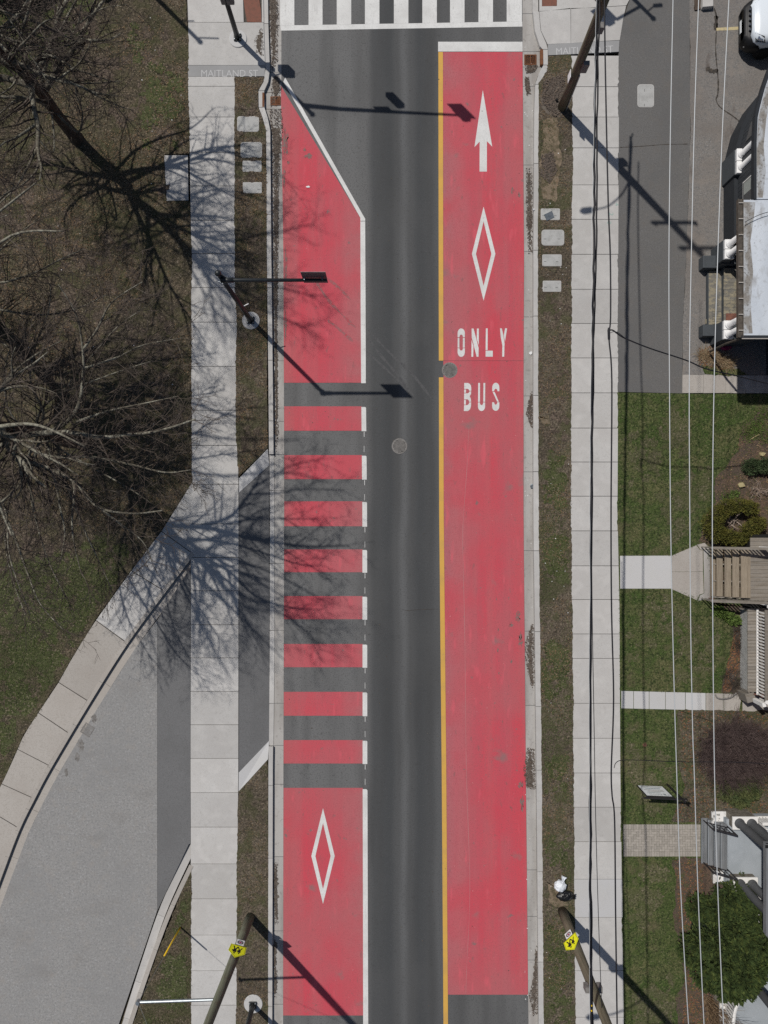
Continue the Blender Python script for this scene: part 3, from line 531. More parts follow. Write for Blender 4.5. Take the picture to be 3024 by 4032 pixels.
# herringbone paver path, one paver at a time
pv = G().prism(PX([(2447, 3236), (2757, 3238), (2757, 3371), (2449, 3366)]), .05, .135).build('paver_path', M['joint']); pv['kind'] = 'structure'
edge_me = None
def paver(cx, cy, wx, wy):
    global edge_me
    G().prism([(cx - wx / 2 + .004, cy - wy / 2 + .004), (cx + wx / 2 - .004, cy - wy / 2 + .004), (cx + wx / 2 - .004, cy + wy / 2 - .004), (cx - wx / 2 + .004, cy + wy / 2 - .004)], .12, T + .008 + rs.uniform(-.004, .004)).build('paver', M['paver'], pv)
x0, y1 = P(2450, 0).x, P(0, 3240).y; x1, y0 = P(2755, 0).x, P(0, 3366).y
c = .105
nx = int((x1 - x0) / c)
for i in range(nx):                                     # soldier courses
    paver(x0 + c * (i + .5), y1 - .1, c, .2); paver(x0 + c * (i + .5), y0 + .1, c, .2)
ya, yb = y0 + .2, y1 - .2
ny = int(round((yb - ya) / c)); cyy = (yb - ya) / ny
seen = set()
for i in range(nx):
    for j in range(ny):
        if (i, j) in seen: continue
        k = (i - j) % 4
        if k == 0 and i + 1 < nx and (i + 1, j) not in seen:
            seen |= {(i, j), (i + 1, j)}; paver(x0 + c * (i + 1), ya + cyy * (j + .5), 2 * c, cyy)
        elif k == 2 and j + 1 < ny and (i, j + 1) not in seen:
            seen |= {(i, j), (i, j + 1)}; paver(x0 + c * (i + .5), ya + cyy * (j + 1), c, 2 * cyy)
        elif k == 3 and j + 1 < ny and (i, j + 1) not in seen:
            seen |= {(i, j), (i, j + 1)}; paver(x0 + c * (i + .5), ya + cyy * (j + 1), c, 2 * cyy)
        else:
            seen.add((i, j)); paver(x0 + c * (i + .5), ya + cyy * (j + .5), c, cyy)
G().prism(PX([(2814, 119), (2914, 113), (2914, 126), (2815, 130)]), T - .001, T + .003).build('parking_line', M['paleyellow'])['kind'] = 'structure'


# wear with its own shape: scuffed patches in the red paint, cracks and stains in the asphalt
M['worn'] = mat('scuffed_red_paint', (.22, .14, .13), .88, [ly(14, (.36, .08, .09), .47, .56, .9, d=4), ly(20, (.14, .13, .125), .55, .66, .7)])
M['crack'] = mat('tarred_crack', (.045, .04, .036), .95, [ly(12, (.09, .075, .06), .45, .65, .8)])
M['scuffm'] = mat('tyre_scuff', (.3, .12, .125), .88, [ly(14, (.42, .06, .075), .5, .6, .8, d=4)])
def blot(u, v, rx, ry, seed, m='worn', par=None, z=.0078, n=22):
    r = random.Random(seed); pts = [(u + rx * r.uniform(.35, 1.1) * math.cos(k * 6.283 / n), v + ry * r.uniform(.35, 1.1) * math.sin(k * 6.283 / n)) for k in range(n)]
    w3_ = PX(pts); c_ = P(u, v)
    return G().add([(c_.x, c_.y, z)] + [(x, y, z) for x, y in w3_], [(0, 1 + (i + 1) % n, 1 + i) for i in range(n)]).build('worn_patch', M[m], par or road)
for k, (u, v, rx, ry) in enumerate([(2018, 752, 9, 16), (2045, 768, 7, 12), (2012, 2462, 9, 14), (2040, 2430, 12, 26), (2050, 2520, 12, 36), (2056, 3160, 9, 40), (2052, 3090, 14, 20), (2013, 2604, 6, 9), (1125, 560, 16, 70), (1119, 700, 8, 60), (1215, 615, 20, 14), (1200, 590, 8, 8), (1125, 1050, 8, 90), (1124, 1280, 7, 80), (1955, 2360, 3, 7), (1962, 2480, 3, 9), (1960, 2560, 4, 12), (1964, 2650, 3, 8), (1135, 640, 7, 9)]): blot(u, v, rx, ry, 300 + k, z=.0076 + k * .0002)
def ribbon_mark(pts, wd, m, par, z, name='scuff', seed=1):
    r = random.Random(seed); a = smooth_poly([Vector((*p, 0)) for p in pts], 6); L = [p.xy for p in a]; n = len(L); up, dn = [], []
    for i in range(n):
        tn = (L[min(i + 1, n - 1)] - L[max(i - 1, 0)]).normalized(); w_ = wd * r.uniform(.4, 1.2) * (.3 if i in (0, n - 1) else 1)
        up.append((L[i].x - tn.y * w_, L[i].y + tn.x * w_)); dn.append((L[i].x + tn.y * w_, L[i].y - tn.x * w_))
    G().prism(PX(up + dn[::-1]), z - .003, z).build(name, M[m], par)
for k, pts in enumerate([[(1290, 1260), (1340, 1300), (1390, 1345)], [(1245, 1110), (1300, 1190), (1400, 1290)], [(1262, 1075), (1330, 1130), (1380, 1180)]]): ribbon_mark(pts, 6, 'scuffm', road, .0078, seed=k)
M['tyrepale'] = mat('pale_tyre_scuff', (.09, .09, .092), .9, [ly(14, (.066, .066, .069), .48, .6, .8, d=4)])
for k, pts in enumerate([[(1448, 1330), (1500, 1400), (1560, 1470), (1630, 1560)], [(1445, 1385), (1510, 1445), (1570, 1500), (1615, 1545)], [(1450, 1300), (1530, 1385), (1620, 1470), (1700, 1570)]]): ribbon_mark(pts, 5, 'tyrepale', road, .0022 + .0004 * k, 'tyre_mark', seed=20 + k)
M['hair'] = mat('pale_hairline_sealant', (.42, .2, .2), .8)
ribbon_mark([(1846, 1680), (1838, 1850), (1826, 2016), (1822, 2150), (1830, 2500), (1834, 2900), (1838, 3100), (1850, 3500), (1838, 3800), (1834, 3916)], .7, 'hair', road, .0078, 'hairline', 4)
lot = bpy.data.objects['parking_lot']; pk = bpy.data.objects['parking_strip']; drv = bpy.data.objects['driveway']
ribbon_mark([(2806, 40), (2818, 90), (2814, 140), (2812, 210), (2816, 260), (2822, 330), (2820, 380), (2814, 400), (2830, 430), (2880, 465), (2910, 490)], 3.0, 'crack', lot, T + .001, 'crack', 5)
ribbon_mark([(2815, 70), (2812, 110), (2814, 128)], 9, 'crack', lot, T + .001, 'crack', 6)
ribbon_mark([(2775, 275), (2800, 290), (2822, 282)], 13, 'crack', lot, T + .001, 'crack', 7)
ribbon_mark([(2434, 588), (2500, 584), (2560, 580), (2610, 576), (2706, 574)], 1.6, 'crack', pk, T + .005, 'crack', 8)
ribbon_mark([(1592, 2405), (1660, 2400), (1728, 2398)], .9, 'crack', road, .004, 'crack', 11)
# ------------------------------------------------------------------ iron covers, drains, utility lids
def manhole(u, v, label, rot):
    c = P(u, v, 0); t = thing('manhole_cover', c, label, 'manhole cover', 'round manhole covers')
    G().lathe(c, [(.32, .0), (.32, .012), (.285, .014)], 40).build('frame_ring', M['iron'], t)
    G().lathe(c, [(.28, .006), (.28, .016)], 40).build('lid', M['iron'], t)
    q = G(); R = Matrix.Rotation(rot, 3, 'Z')
    for i in range(-5, 6):
        for j in range(-5, 6):
            p = R @ Vector((i * .05, j * .05, 0))
            if p.length < .26: q.box(c + p + Vector((0, 0, .0165)), (.026, .026, .003), rot)
    q.build('lid_holes', M['dark'], t)['kind'] = 'stuff'
    q = G()
    for s in (-1, 1):
        p = R @ Vector((s * .1, -s * .22, .019))
        q.box(c + p, (.06, .014, .003), .8); q.box(c + p, (.06, .014, .003), -.8)
    q.build('pick_holes', M['dark'], t)['kind'] = 'stuff'
manhole(1770.5, 1457.6, 'round cast-iron manhole cover at the edge of the red lane beside ONLY', .12)
manhole(1573, 1756.6, 'round cast-iron manhole cover alone in the grey centre lane', 0)
def grate(u, v, lx, ly, rz, m, label, hood=None):
    c = P(u, v, .004); t = thing('drain_grate', c, label, 'drain grate', 'street drain grates')
    R = Matrix.Rotation(rz, 3, 'Z')
    G().box(c + Vector((0, 0, .0)), (lx, ly, .012), rz).build('pit', M['dark'], t)
    q = G()
    for s in (-1, 1):
        q.box(c + R @ Vector((s * (lx / 2 - .02), 0, .012)), (.04, ly, .03), rz); q.box(c + R @ Vector((0, s * (ly / 2 - .02), .012)), (lx - .08, .04, .03), rz)
    q.box(c + R @ Vector((0, 0, .012)), (lx - .08, .03, .026), rz)
    q.build('frame', M[m], t)
    n = 7
    for k in range(n):
        f = -lx / 2 + .06 + (lx - .12) * k / (n - 1)
        for s in (-1, 1):
            a = c + R @ Vector((f - .09, s * .02, .014)); b = c + R @ Vector((f + .06, s * (ly / 2 - .03), .014))
            G().bar(a, b, .017, .02).build('bar', M[m], t)
    if hood: G().prism(PX(hood), .0, T + .004).build('curb_inlet', M['rust'], t)
grate(1085, 398, .36, .42, 1.57, 'rust', 'rusty drain grate full of leaves by the left curb', [(1035, 372), (1042.5, 372), (1042.5, 428), (1035, 428)])
grate(2088, 236, .42, .5, 1.57, 'rust', 'rusty drain grate beside the red bus lane near the stop bar', [(2125, 203), (2135.5, 203), (2135.5, 262), (2125, 262)])
grate(345, 2873, .44, .46, -.55, 'iron', 'brown drain grate in the side driveway gutter')
def rrect(x0, y0, x1, y1, r, n=5):
    pts = []
    for cx, cy, a in ((x1 - r, y0 + r, -90), (x1 - r, y1 - r, 0), (x0 + r, y1 - r, 90), (x0 + r, y0 + r, 180)):
        for k in range(n + 1):
            an = math.radians(a + 90 * k / n); pts.append((cx + r * math.cos(an), cy + r * math.sin(an)))
    return pts
LIDS = []
def lid(x0, y0, x1, y1, r, label, z=T + .02, vert=False):
    LIDS.append([(x0 - 3, y0 - 3), (x1 + 2, y0 - 3), (x1 + 2, y1 + 2), (x0 - 3, y1 + 2)])
    c = P((x0 + x1) / 2, (y0 + y1) / 2, z); t = thing('utility_cover', (c.x, c.y, z - .02), label, 'utility cover', 'grey utility covers')
    G().prism(PX(rrect(x0, y0, x1, y1, r)), z - .05, z - .004).build('frame', M['concrete'], t)
    G().prism(PX(rrect(x0 + 2.2, y0 + 2.2, x1 - 2.2, y1 - 2.2, max(r - 2, 1))), z - .03, z).build('lid', M['plastic'], t)
    for s in (-1, 1):
        if vert: G().box(c + Vector((0, s * .3, .001)), (.012, .1, .003)).build('pull_slot', M['dark'], t)
        else: G().box(c + Vector((s * .27 * (x1 - x0) / 85, 0, .001)), (.1, .012, .003)).build('pull_slot', M['dark'], t)
    for s in (-1, 1):
        G().lathe(c + Vector((s * ((x1 - x0) / 2 - 8) / PXM, s * ((y1 - y0) / 2 - 8) / PXM, -.001)), [(.014, 0), (.014, .003)], 8).build('bolt', M['iron'], t)
    return t
lid(937, 466, 1022, 526, 9, 'pale utility cover nearest the left drain grate, first of four in the left verge')
lid(950, 567, 1034, 628, 11, 'utility cover with a round emblem, second below the left drain grate')
lid(958, 640, 1032, 683, 5, 'small utility cover in the left verge, third below the drain grate')
lid(959, 724, 1033, 767, 4, 'tree-shaded small utility cover, lowest of four in the left verge')
lid(2126, 827, 2201, 872, 5, 'utility cover with a tilted metal box lying on it in the right verge')
lid(2129, 910, 2218, 972, 12, 'largest round-cornered utility cover in the right verge')
lid(2132, 1007, 2208, 1053, 5, 'small utility cover just below the largest one in the right verge')
lid(2134, 1110, 2206, 1153, 4, 'lowest small utility cover in the right verge, notched top edge')
lid(2505, 340, 2570, 430, 12, 'tall grey utility cover set in the asphalt parking strip', T + .012, True)
c = P(2163, 850, .2); t = thing('metal_box', P(2163, 850, T), 'bent grey metal box lid lying on a utility cover', 'metal box')
R = Matrix.Rotation(.45, 3, 'Z') @ Matrix.Rotation(.25, 3, 'X')
G().box(c, (.34, .26, .02), m=R).build('top', M['galv'], t)
for s in (-1, 1):
    G().box(c + R @ Vector((0, s * .13, -.03)), (.34, .012, .07), m=R).build('side', M['galv'], t)
G().box(c + R @ Vector((-.165, 0, -.03)), (.012, .25, .07), m=R).build('end', M['galv'], t)

# ------------------------------------------------------------------ poles
def ringbase(u, v, t, r=.37):
    G().lathe(P(u, v, .05), [(r, 0), (r, T + .02 - .05), (r - .015, T + .035 - .05)], 40).build('concrete_foot', M['concrete_new'], t)
def street_pole(u, v, h, label, name='street_pole', cat='street pole', r=.36):
    b = P(u, v, 0); t = thing(name, (b.x, b.y, T), label, cat, 'black steel street poles'); ringbase(u, v, t, r)
    G().box((b.x, b.y, T + .06), (.3, .3, .06)).build('base_plate', M['black'], t, bevel=.01)
    for sx in (-1, 1):
        for sy in (-1, 1):
            G().lathe((b.x + sx * .11, b.y + sy * .11, T + .08), [(.028, 0), (.028, .06), (.018, .07)], 8).build('anchor_bolt', M['galv'], t)
    G().tube([(b.x, b.y, T + .05), (b.x, b.y, T + .5), (b.x, b.y, h)], [.125, .1, .075], 14).build('shaft', M['black'], t, True)
    G().lathe((b.x, b.y, h - .05), [(.075, 0), (.1, .04), (.105, .1), (.08, .16), (.03, .19)], 14).build('ball_finial', M['black'], t, True)
    return t, b
# pole with overhead blank-backed sign over the left red lane
t, b = street_pole(990, 1265, 6.0, 'black pole with a long arm holding a sign panel over the left red lane')
z = 5.75; e = P(1288, 1103, z); s0 = Vector((b.x, b.y + .01, z)); ey = e.y
G().tube([s0, (b.x + .25, ey, z), (e.x, ey, z)], [.075, .07, .05], 10).build('arm', M['black'], t, True)
G().tube([(b.x + .02, ey, z), (b.x + .45, ey, z)], .085, 10).build('arm_sleeve', M['black'], t, True)
sx0, sx1 = P(1190, 0, z).x, e.x - .01
sg = G().box(((sx0 + sx1) / 2, ey + .09, z), (sx1 - sx0, .012, 1.12)).build('sign_panel', M['alum'], t)
for x in (sx0 + .08, sx1 - .15): G().box((x, ey + .04, z), (.04, .1, .16)).build('clamp', M['galv'], t)
for k in range(3): G().tube([(b.x - .12 + k * .04, b.y - .1, z - .25 - k * .12), (b.x + .1, b.y - .12, z - .25 - k * .12)], .008, 5).build('bracket', M['galv'], t)
G().tube([(b.x + .1, b.y, 2.2), (b.x + .3, b.y + .08, 2.25)], .02, 6).build('tag', M['trim'], t)
# signal mast at the top left
t, b = street_pole(939, 159, 6.15, 'black traffic signal pole with mast arm at the top left corner', 'signal_pole', 'signal pole')
z = 5.55; e = Vector((b.x + 6.6, b.y - .35, z + .05))
G().tube([(b.x, b.y, z - .1), (b.x + 1.5, b.y - .1, z), e], [.095, .08, .045], 10).build('mast_arm', M['black'], t, True)
def signal(t, p, rz=0.0, plate=True):
    R = Matrix.Rotation(rz, 3, 'Z'); p = Vector(p)
    h = G().box(p, (.32, .2, 1.0), rz).build('signal_head', M['black'], t, bevel=.03)
    if plate: G().box(p + R @ Vector((0, .1, 0)), (.6, .015, 1.25), rz).build('backplate', M['black'], h)
    for k, mm in enumerate(('signred', 'guard', 'fol_lily')):
        G().lathe(p + R @ Vector((0, -.1, .32 - .32 * k)), [(.13, 0), (.13, .03), (.05, .05)], 12, ax=R @ Matrix.Rotation(math.pi / 2, 3, 'X')).build('lens', M[mm], h)
signal(t, (b.x + 3.95, b.y + .02, z - .5), 0, False)
signal(t, (b.x + 6.45, b.y - .32, z - .05), 0, True)
G().box((b.x + 3.3, b.y - .2, z - .2), (.62, .015, .42)).build('street_name_sign', M['alum'], t)
G().box((b.x + .5, b.y + .2, 3.0), (.45, .3, .6)).build('pedestrian_signal', M['black'], t, bevel=.04)
G().tube([(b.x, b.y, 3.0), (b.x + .5, b.y + .2, 3.0)], .03, 6).build('signal_bracket', M['black'], t)
G().box(P(895, 2, 2.35), (.5, .16, .3)).build('control_box', M['iron'], t, bevel=.03)
# poles whose tops lie outside the picture but whose shadows reach into it
t, b = street_pole(514, -104, 6.0, 'black pole beyond the top edge, its shadow crossing the left lawn')
G().tube([(b.x, b.y, 5.7), (b.x + .9, b.y, 5.75)], .03, 6).build('arm', M['black'], t)
G().tube([(b.x, b.y, 4.3), (b.x + .6, b.y, 4.3)], .025, 6).build('lower_arm', M['black'], t)
t, b = street_pole(2290, -195, 6.0, 'black signal pole beyond the top right corner, casting a signal-shaped shadow', 'signal_pole', 'signal pole')
G().tube([(b.x, b.y, 5.0), (b.x - 1.0, b.y - .55, 5.0)], .06, 8).build('mast_arm', M['black'], t)
signal(t, (b.x - 1.3, b.y - .6, 4.7), .5, True)
G().tube([(b.x, b.y, 5.5), (b.x + .35, b.y + .3, 5.5)], .03, 6).build('camera_bracket', M['black'], t)
G().box((b.x + .4, b.y + .32, 5.6), (.35, .12, .1), .1).build('camera_housing', M['trim'], t)
signal(t, (b.x - .7, b.y + .5, 4.6), .2, False)
t, b = street_pole(999, 3946, 6.2, 'black pole on a round white foot at the bottom edge', r=.38)
G().tube([(b.x, b.y, 5.8), (b.x + 1.6, b.y, 5.9)], [.05, .035], 8).build('arm', M['black'], t)

def wood_pole(u, v, h, lean, m, label, r0=.185):
    b = P(u, v, T); t = thing('utility_pole', b, label, 'utility pole', 'wooden utility poles')
    top = Vector((b.x + lean * h, b.y, h))
    n = 8; pts = [b.lerp(top, k / n) for k in range(n + 1)]; pts[0].z -= .15
    G().tube(pts, [r0 - .065 * k / n for k in range(n + 1)], 16).build('pole', M[m], t, True)
    f = lambda z: b.lerp(top, (z - b.z) / (top.z - b.z))
    return t, b, f
def pole_top(t, f, arms):
    for z, xa, xb in arms:
        p = f(z); a = G().box((p.x + (xa + xb) / 2, p.y - .16, z), (xb - xa, .11, .12)).build('crossarm', M['polewood'], t)
        n = 3
        for k in range(n):
            x = p.x + xa + .1 + (xb - xa - .2) * k / (n - 1)
            G().lathe((x, p.y - .16, z + .06), [(.02, 0), (.05, .05), (.03, .09), (.06, .13), (.02, .2)], 8).build('insulator', M['iron'], a, True)
def cobra(t, f, z0, dx, dy, dz):
    p = f(z0); q = p + Vector((dx, dy, dz))
    pts = smooth_poly([p, p + Vector((dx * .35, dy * .35, dz * .55)), p + Vector((dx * .75, dy * .75, dz * .95)), q], 5)
    G().tube(pts, .035, 6).build('lamp_arm', M['galv'], t, True)
    d = Vector((dx, dy, 0)).normalized()
    G().tube([q, q + d * .15, q + d * .5, q + d * .62], [.05, .12, .13, .05], 10).build('lamp_head', M['galv'], t, True)
tA, bA, fA = wood_pole(2213, 424, 12.4, -.025, 'polewood', 'tall brown wooden utility pole by the right verge at the top')
pole_top(tA, fA, [(9.4, -.65, 1.2), (11.5, -.5, 1.15)])
cobra(tA, fA, 6.1, -2.3, -.35, 1.8)
G().box(fA(3.2) + Vector((.17, -.2, 0)), (.22, .16, .5)).build('meter_box', M['iron'], tA)
G().box(fA(4.9) + Vector((.23, .1, 0)), (.3, .2, .35)).build('cable_box', M['iron'], tA)
G().tube([fA(.2) + Vector((.14, -.16, 0)), fA(2.6) + Vector((.12, -.16, 0))], .03, 6).build('conduit', M['galv'], tA)
G().lathe(P(2190, 398, T), [(.05, 0), (.05, .12), (.035, .13)], 10).build('ground_rod', M['dark'], tA)
sgn = G().box(fA(2.35) + Vector((-.21, -.04, 0)), (.012, .3, .42)).build('notice_plate', M['signwhite'], tA)
tB, bB, fB = wood_pole(986, 3610, 11.5, -.035, 'polegreen', 'greenish wooden utility pole with school sign at the bottom left')
pole_top(tB, fB, [(10.4, -.9, .9)])
tC, bC, fC = wood_pole(2214, 3586, 12.4, -.028, 'polewood', 'brown wooden utility pole with school sign at the bottom right')
pole_top(tC, fC, [(9.4, -.65, 1.2), (11.5, -.5, 1.15)])
cobra(tC, fC, 7.4, -2.2, -.3, .9)
for s in (-1, 1): G().box(fC(5.0) + Vector((s * .22, .02, .0)), (.14, .2, .3)).build('cable_box', M['iron'], tC)
def pole_signs(t, f, rz, zc, side):
    """school pentagon with two walking figures and a small no-stopping plate, facing up the street"""
    R = Matrix.Rotation(rz, 3, 'Z'); ax = R @ Vector((-1, 0, 0)); nrm = R @ Vector((0, 1, 0)); up = Vector((0, 0, 1))
    o = f(zc) + nrm * .2 + ax * side
    def plate(pts, d, th=.006):
        vs = [o + ax * x + up * y + nrm * (d + k) for k in (-th, 0) for x, y in pts]; n = len(pts)
        return G().add(vs, [tuple(range(n, 2 * n))[::-1], tuple(range(n))] + [(i, n + i, n + (i + 1) % n, (i + 1) % n) for i in range(n)])
    pent = [(-.3, -.32), (.3, -.32), (.32, .1), (0, .42), (-.32, .1)]
    sg = plate([(x * 1.0, y) for x, y in pent], 0).build('school_sign', M['signyellow'], t)
    q = G(); sc = .92
    for i in range(5):
        a, b2 = pent[i], pent[(i + 1) % 5]
        p = [(a[0] * .93, a[1] * .93 + .002), (b2[0] * .93, b2[1] * .93 + .002), (b2[0] * .9, b2[1] * .9 + .003), (a[0] * .9, a[1] * .9 + .003)]
        q.add([o + ax * x + up * y + nrm * .003 for x, y in p], [(0, 1, 2, 3)])
    q.build('border_line', M['signblack'], sg)
    for cx, hh in ((-.085, .9), (.085, 1.05)):
        q = G()
        def poly(pts): q.add([o + ax * (cx + x * hh) + up * (y * hh - .02) + nrm * .004 for x, y in pts], [tuple(range(len(pts)))])
        poly([(.035 * math.cos(a * math.pi / 5), .19 + .035 * math.sin(a * math.pi / 5)) for a in range(10)])
        poly([(-.06, .13), (.06, .14), (.075, .02), (.04, -.05), (-.045, -.05), (-.05, .04)])
        poly([(-.045, -.05), (.0, -.05), (-.06, -.2), (-.11, -.2)]); poly([(.0, -.05), (.045, -.05), (.1, -.2), (.055, -.2)])
        poly([(.05, .13), (.12, .03), (.1, .01), (.04, .08)])
        q.build('walking_figure', M['signblack'], sg)
    o = f(zc) + nrm * .2 + ax * (side - .02) + up * (-.52)
    sp = plate([(-.15, -.17), (.15, -.17), (.15, .15), (-.15, .15)], 0).build('parking_sign', M['signwhite'], t)
    q = G()
    for k in range(16):
        a0, a1 = 2 * math.pi * k / 16, 2 * math.pi * (k + 1) / 16
        q.add([o + ax * (r * math.cos(a)) + up * (r * math.sin(a)) + nrm * .004 for a, r in ((a0, .075), (a1, .075), (a1, .115), (a0, .115))], [(0, 1, 2, 3)])
    q.build('ring_symbol', M['signblack'], sp)
    plate([(-.045, -.045), (.045, -.045), (.045, .045), (-.045, .045)], .004, .001).build('centre_symbol', M['signred'], sp)
pole_signs(tB, fB, -.28, 2.75, -.02)
pole_signs(tC, fC, .75, 2.55, .05)
# sidewalk guy: strut, guy wire with yellow guard
zs = 5.2; a = fB(zs); fe = P(544, 3946, zs)
G().tube([(a.x, a.y, zs), fe], .05, 10).build('guy_strut', M['galv'], tB)
G().tube([(a.x, a.y, zs) , Vector((a.x, a.y, zs)).lerp(fe, .05)], .075, 10).build('strut_collar', M['trim'], tB)
G().lathe(fe - Vector((0, 0, .08)), [(.07, 0), (.07, .16)], 10).build('strut_cap', M['galv'], tB)
an = P(711, 3650, T)
gt = thing('guy_wire', an, 'guy wire with a yellow plastic guard in the grass triangle', 'guy wire')
G().tube([an, fe, fB(9.5)], .007, 5).build('wire', M['galv'], gt)
G().tube([an.lerp(fe, .01), an.lerp(fe, .43)], [.035, .03], 10).build('guard', M['guard'], gt, True)
G().lathe(an - Vector((0, 0, .02)), [(.03, 0), (.03, .1)], 8).build('anchor_eye', M['galv'], gt)
# ------------------------------------------------------------------ wires
def wire(px, hs, r, m, label, group, n=6, seed=None, parts=None):
    hs = hs if isinstance(hs, (list, tuple)) else [hs] * len(px)
    pts = smooth_poly([P(u, v, z) for (u, v), z in zip(px, hs)], n)
    if seed is not None:
        rr = random.Random(seed); pts = [p + Vector((rr.uniform(-.02, .02), 0, rr.uniform(-.02, .02))) for p in pts]
    o = G().tube(pts, r, 6).build('overhead_wire', M[m], None, True, org=pts[0])
    return tag(o, label, 'wire', group)
GP = 'pale high-voltage wires over the right sidewalk'
wire([(2655, -260), (2650, 0), (2640, 500), (2634, 1008), (2636, 1500), (2640, 2016), (2648, 2450), (2657, 2800), (2664, 3024), (2680, 3500), (2711, 4032), (2730, 4300)], 11.8, .0125, 'wiregrey', 'leftmost of the three pale overhead wires on the right', GP)
wire([(2760, -260), (2751, 0), (2735, 450), (2722, 1008), (2714, 1500), (2716, 2016), (2720, 2500), (2728, 2900), (2733, 3024), (2748, 3500), (2772, 4032), (2790, 4300)], 11.8, .0125, 'wiregrey', 'middle of the three pale overhead wires on the right', GP)
wire([(2885, -260), (2870, 0), (2845, 500), (2826, 1008), (2812, 1500), (2805, 2016), (2807, 2500), (2813, 3024), (2826, 3500), (2849, 4032), (2865, 4300)], 11.8, .0125, 'wiregrey', 'rightmost of the three pale overhead wires, nearest the houses', GP)
GB = 'black cables over the right sidewalk'
main = [(2362, -260), (2352, 0), (2345, 350), (2340, 700), (2338, 1008), (2335, 1300), (2331, 1600), (2327, 2016), (2325, 2500), (2325, 3024), (2324, 3400), (2326, 3700), (2330, 4032), (2336, 4300)]
wire(main, 6.6, .04, 'wireblack', 'thickest black cable running along the right sidewalk', GB, seed=1)
wire([(u + 9 - 6 * (v > 1200), v) for u, v in main], 6.5, .03, 'wireblack', 'black cable lashed just right of the thickest one', GB, seed=2)
wire([(2350, -260), (2347, 0), (2343, 200), (2336, 600), (2328, 1008), (2323, 1700), (2323, 2016), (2321, 2500), (2321, 3000), (2319, 3500), (2326, 4300)], 6.8, .007, 'wiregrey', 'thin silvery lashing wire left of the black cables', GB, seed=3)
wire([(2383, -260), (2380, 0), (2386, 400), (2395, 800), (2403, 1008), (2404, 1250), (2398, 1330), (2409, 1500), (2406, 2016), (2408, 2400), (2416, 2750), (2407, 3024), (2410, 3130), (2420, 3230), (2424, 3600), (2430, 4032), (2434, 4300)], 7.4, .026, 'wireblack', 'black wire nearest the grass, right of the cable bundle', GB)
wire([(2326, 1900), (2330, 2200), (2333, 2500), (2340, 2900), (2345, 3200), (2356, 3600), (2372, 4032), (2384, 4300)], 6.2, .013, 'wireblack', 'thin black wire drifting right of the bundle at the bottom', GB)
wire([(2398, 1302), (2412, 1300), (2440, 1320), (2470, 1336), (2560, 1372), (2700, 1418), (2780, 1452), (2900, 1480), (3024, 1510), (3200, 1550)], [7.4, 7.3, 7.2, 7.1, 6.9, 6.4, 6.1, 5.6, 5.2, 4.6], .022, 'wireblack', 'twisted black service wire crossing to the dark house', 'service drops')
wire([(2418, 3024), (2425, 3004), (2450, 2993), (2520, 2993), (2600, 2997), (2700, 3000), (2800, 3000), (2900, 3001), (3024, 3007), (3200, 3015)], [7.4, 7.3, 7.2, 7, 6.8, 6.5, 6.2, 5.9, 5.5, 5], .011, 'wireblack', 'black service wire crossing above the brown shrub', 'service drops')
wire([(2933, 875), (2960, 860), (2990, 846), (3024, 835), (3100, 815)], 3.95, .012, 'wireblack', 'thin black wire lying over the pale flat roof', 'service drops')
t = thing('cable_splice', P(2397, 1310, 7.38), 'black cable splice with looped wires above the right sidewalk', 'cable splice')
G().tube([P(2396, 1290, 7.36), P(2397, 1300, 7.36), P(2398, 1335, 7.36), P(2399, 1342, 7.36)], [.015, .045, .04, .015], 8).build('splice_case', M['wireblack'], t)
G().tube(smooth_poly([P(2400, 1312, 7.38), P(2415, 1306, 7.4), P(2430, 1308, 7.38), P(2450, 1322, 7.3), P(2464, 1336, 7.2)], 4), .009, 5).build('loop', M['wireblack'], t)
t = thing('wire_marker', P(2327, 3990, 6.7), 'yellow and black spiral marker on the cable at the bottom', 'wire marker')
for k in range(9): G().tube([P(2328, 3945 + k * 10, 6.6), P(2329, 3951 + k * 10, 6.6)], .032, 8).build('band', M['guard' if k % 2 else 'wireblack'], t)

# ------------------------------------------------------------------ dark house at the top right
def lapwall(t, pts, z0, z1, step=.17):
    """vertical boards along a wall polyline in plan"""
    for (x0, y0), (x1, y1) in zip(pts, pts[1:]):
        L = math.hypot(x1 - x0, y1 - y0); n = max(1, int(round(L / step)))
        for k in range(n):
            a, b = k / n, (k + 1) / n
            ax, ay, bx, by = x0 + (x1 - x0) * a, y0 + (y1 - y0) * a, x0 + (x1 - x0) * b, y0 + (y1 - y0) * b
            rz = math.atan2(by - ay, bx - ax)
            G().box(((ax + bx) / 2, (ay + by) / 2, (z0 + z1) / 2), (L / n - .012, .03, z1 - z0), rz).build('siding_board', M['siding'], t)
h1 = thing('dark_house', (15, 11, T), 'charcoal house with pale flat roof, white columns and peeling porch steps', 'house')
front = [(14.02, 11.3), (14.02, 13.3), (14.05, 14.2), (14.3, 15.2), (14.75, 16.1), (15.4, 16.9), (16.4, 17.6), (18, 18.0)]
base = [(13.86, 10.7), (13.86, 13.3), (13.88, 14.25), (14.15, 15.3), (14.62, 16.22), (15.3, 17.05), (16.35, 17.78), (18, 18.2)]
G().prism(base + [(18, 10.7)], 0, 1.05).build('base_wall', M['sidebase'], h1)
G().prism([(x + .03, y) for x, y in front] + [(18, 11.3)], 1.04, 3.7).build('wall', M['sidebase'], h1)
lapwall(h1, front, 1.05, 3.68)
G().prism([(15.6, 5.6), (24, 5.6), (24, 18.1), (18, 18.1), (18, 10.9), (15.6, 10.9)], 0, 3.7).build('house_wall', M['siding'], h1)
G().prism([(18.2, 5.8), (24, 5.8), (24, 18), (18.2, 18)], 3.7, 6.8).build('upper_storey', M['siding'], h1)
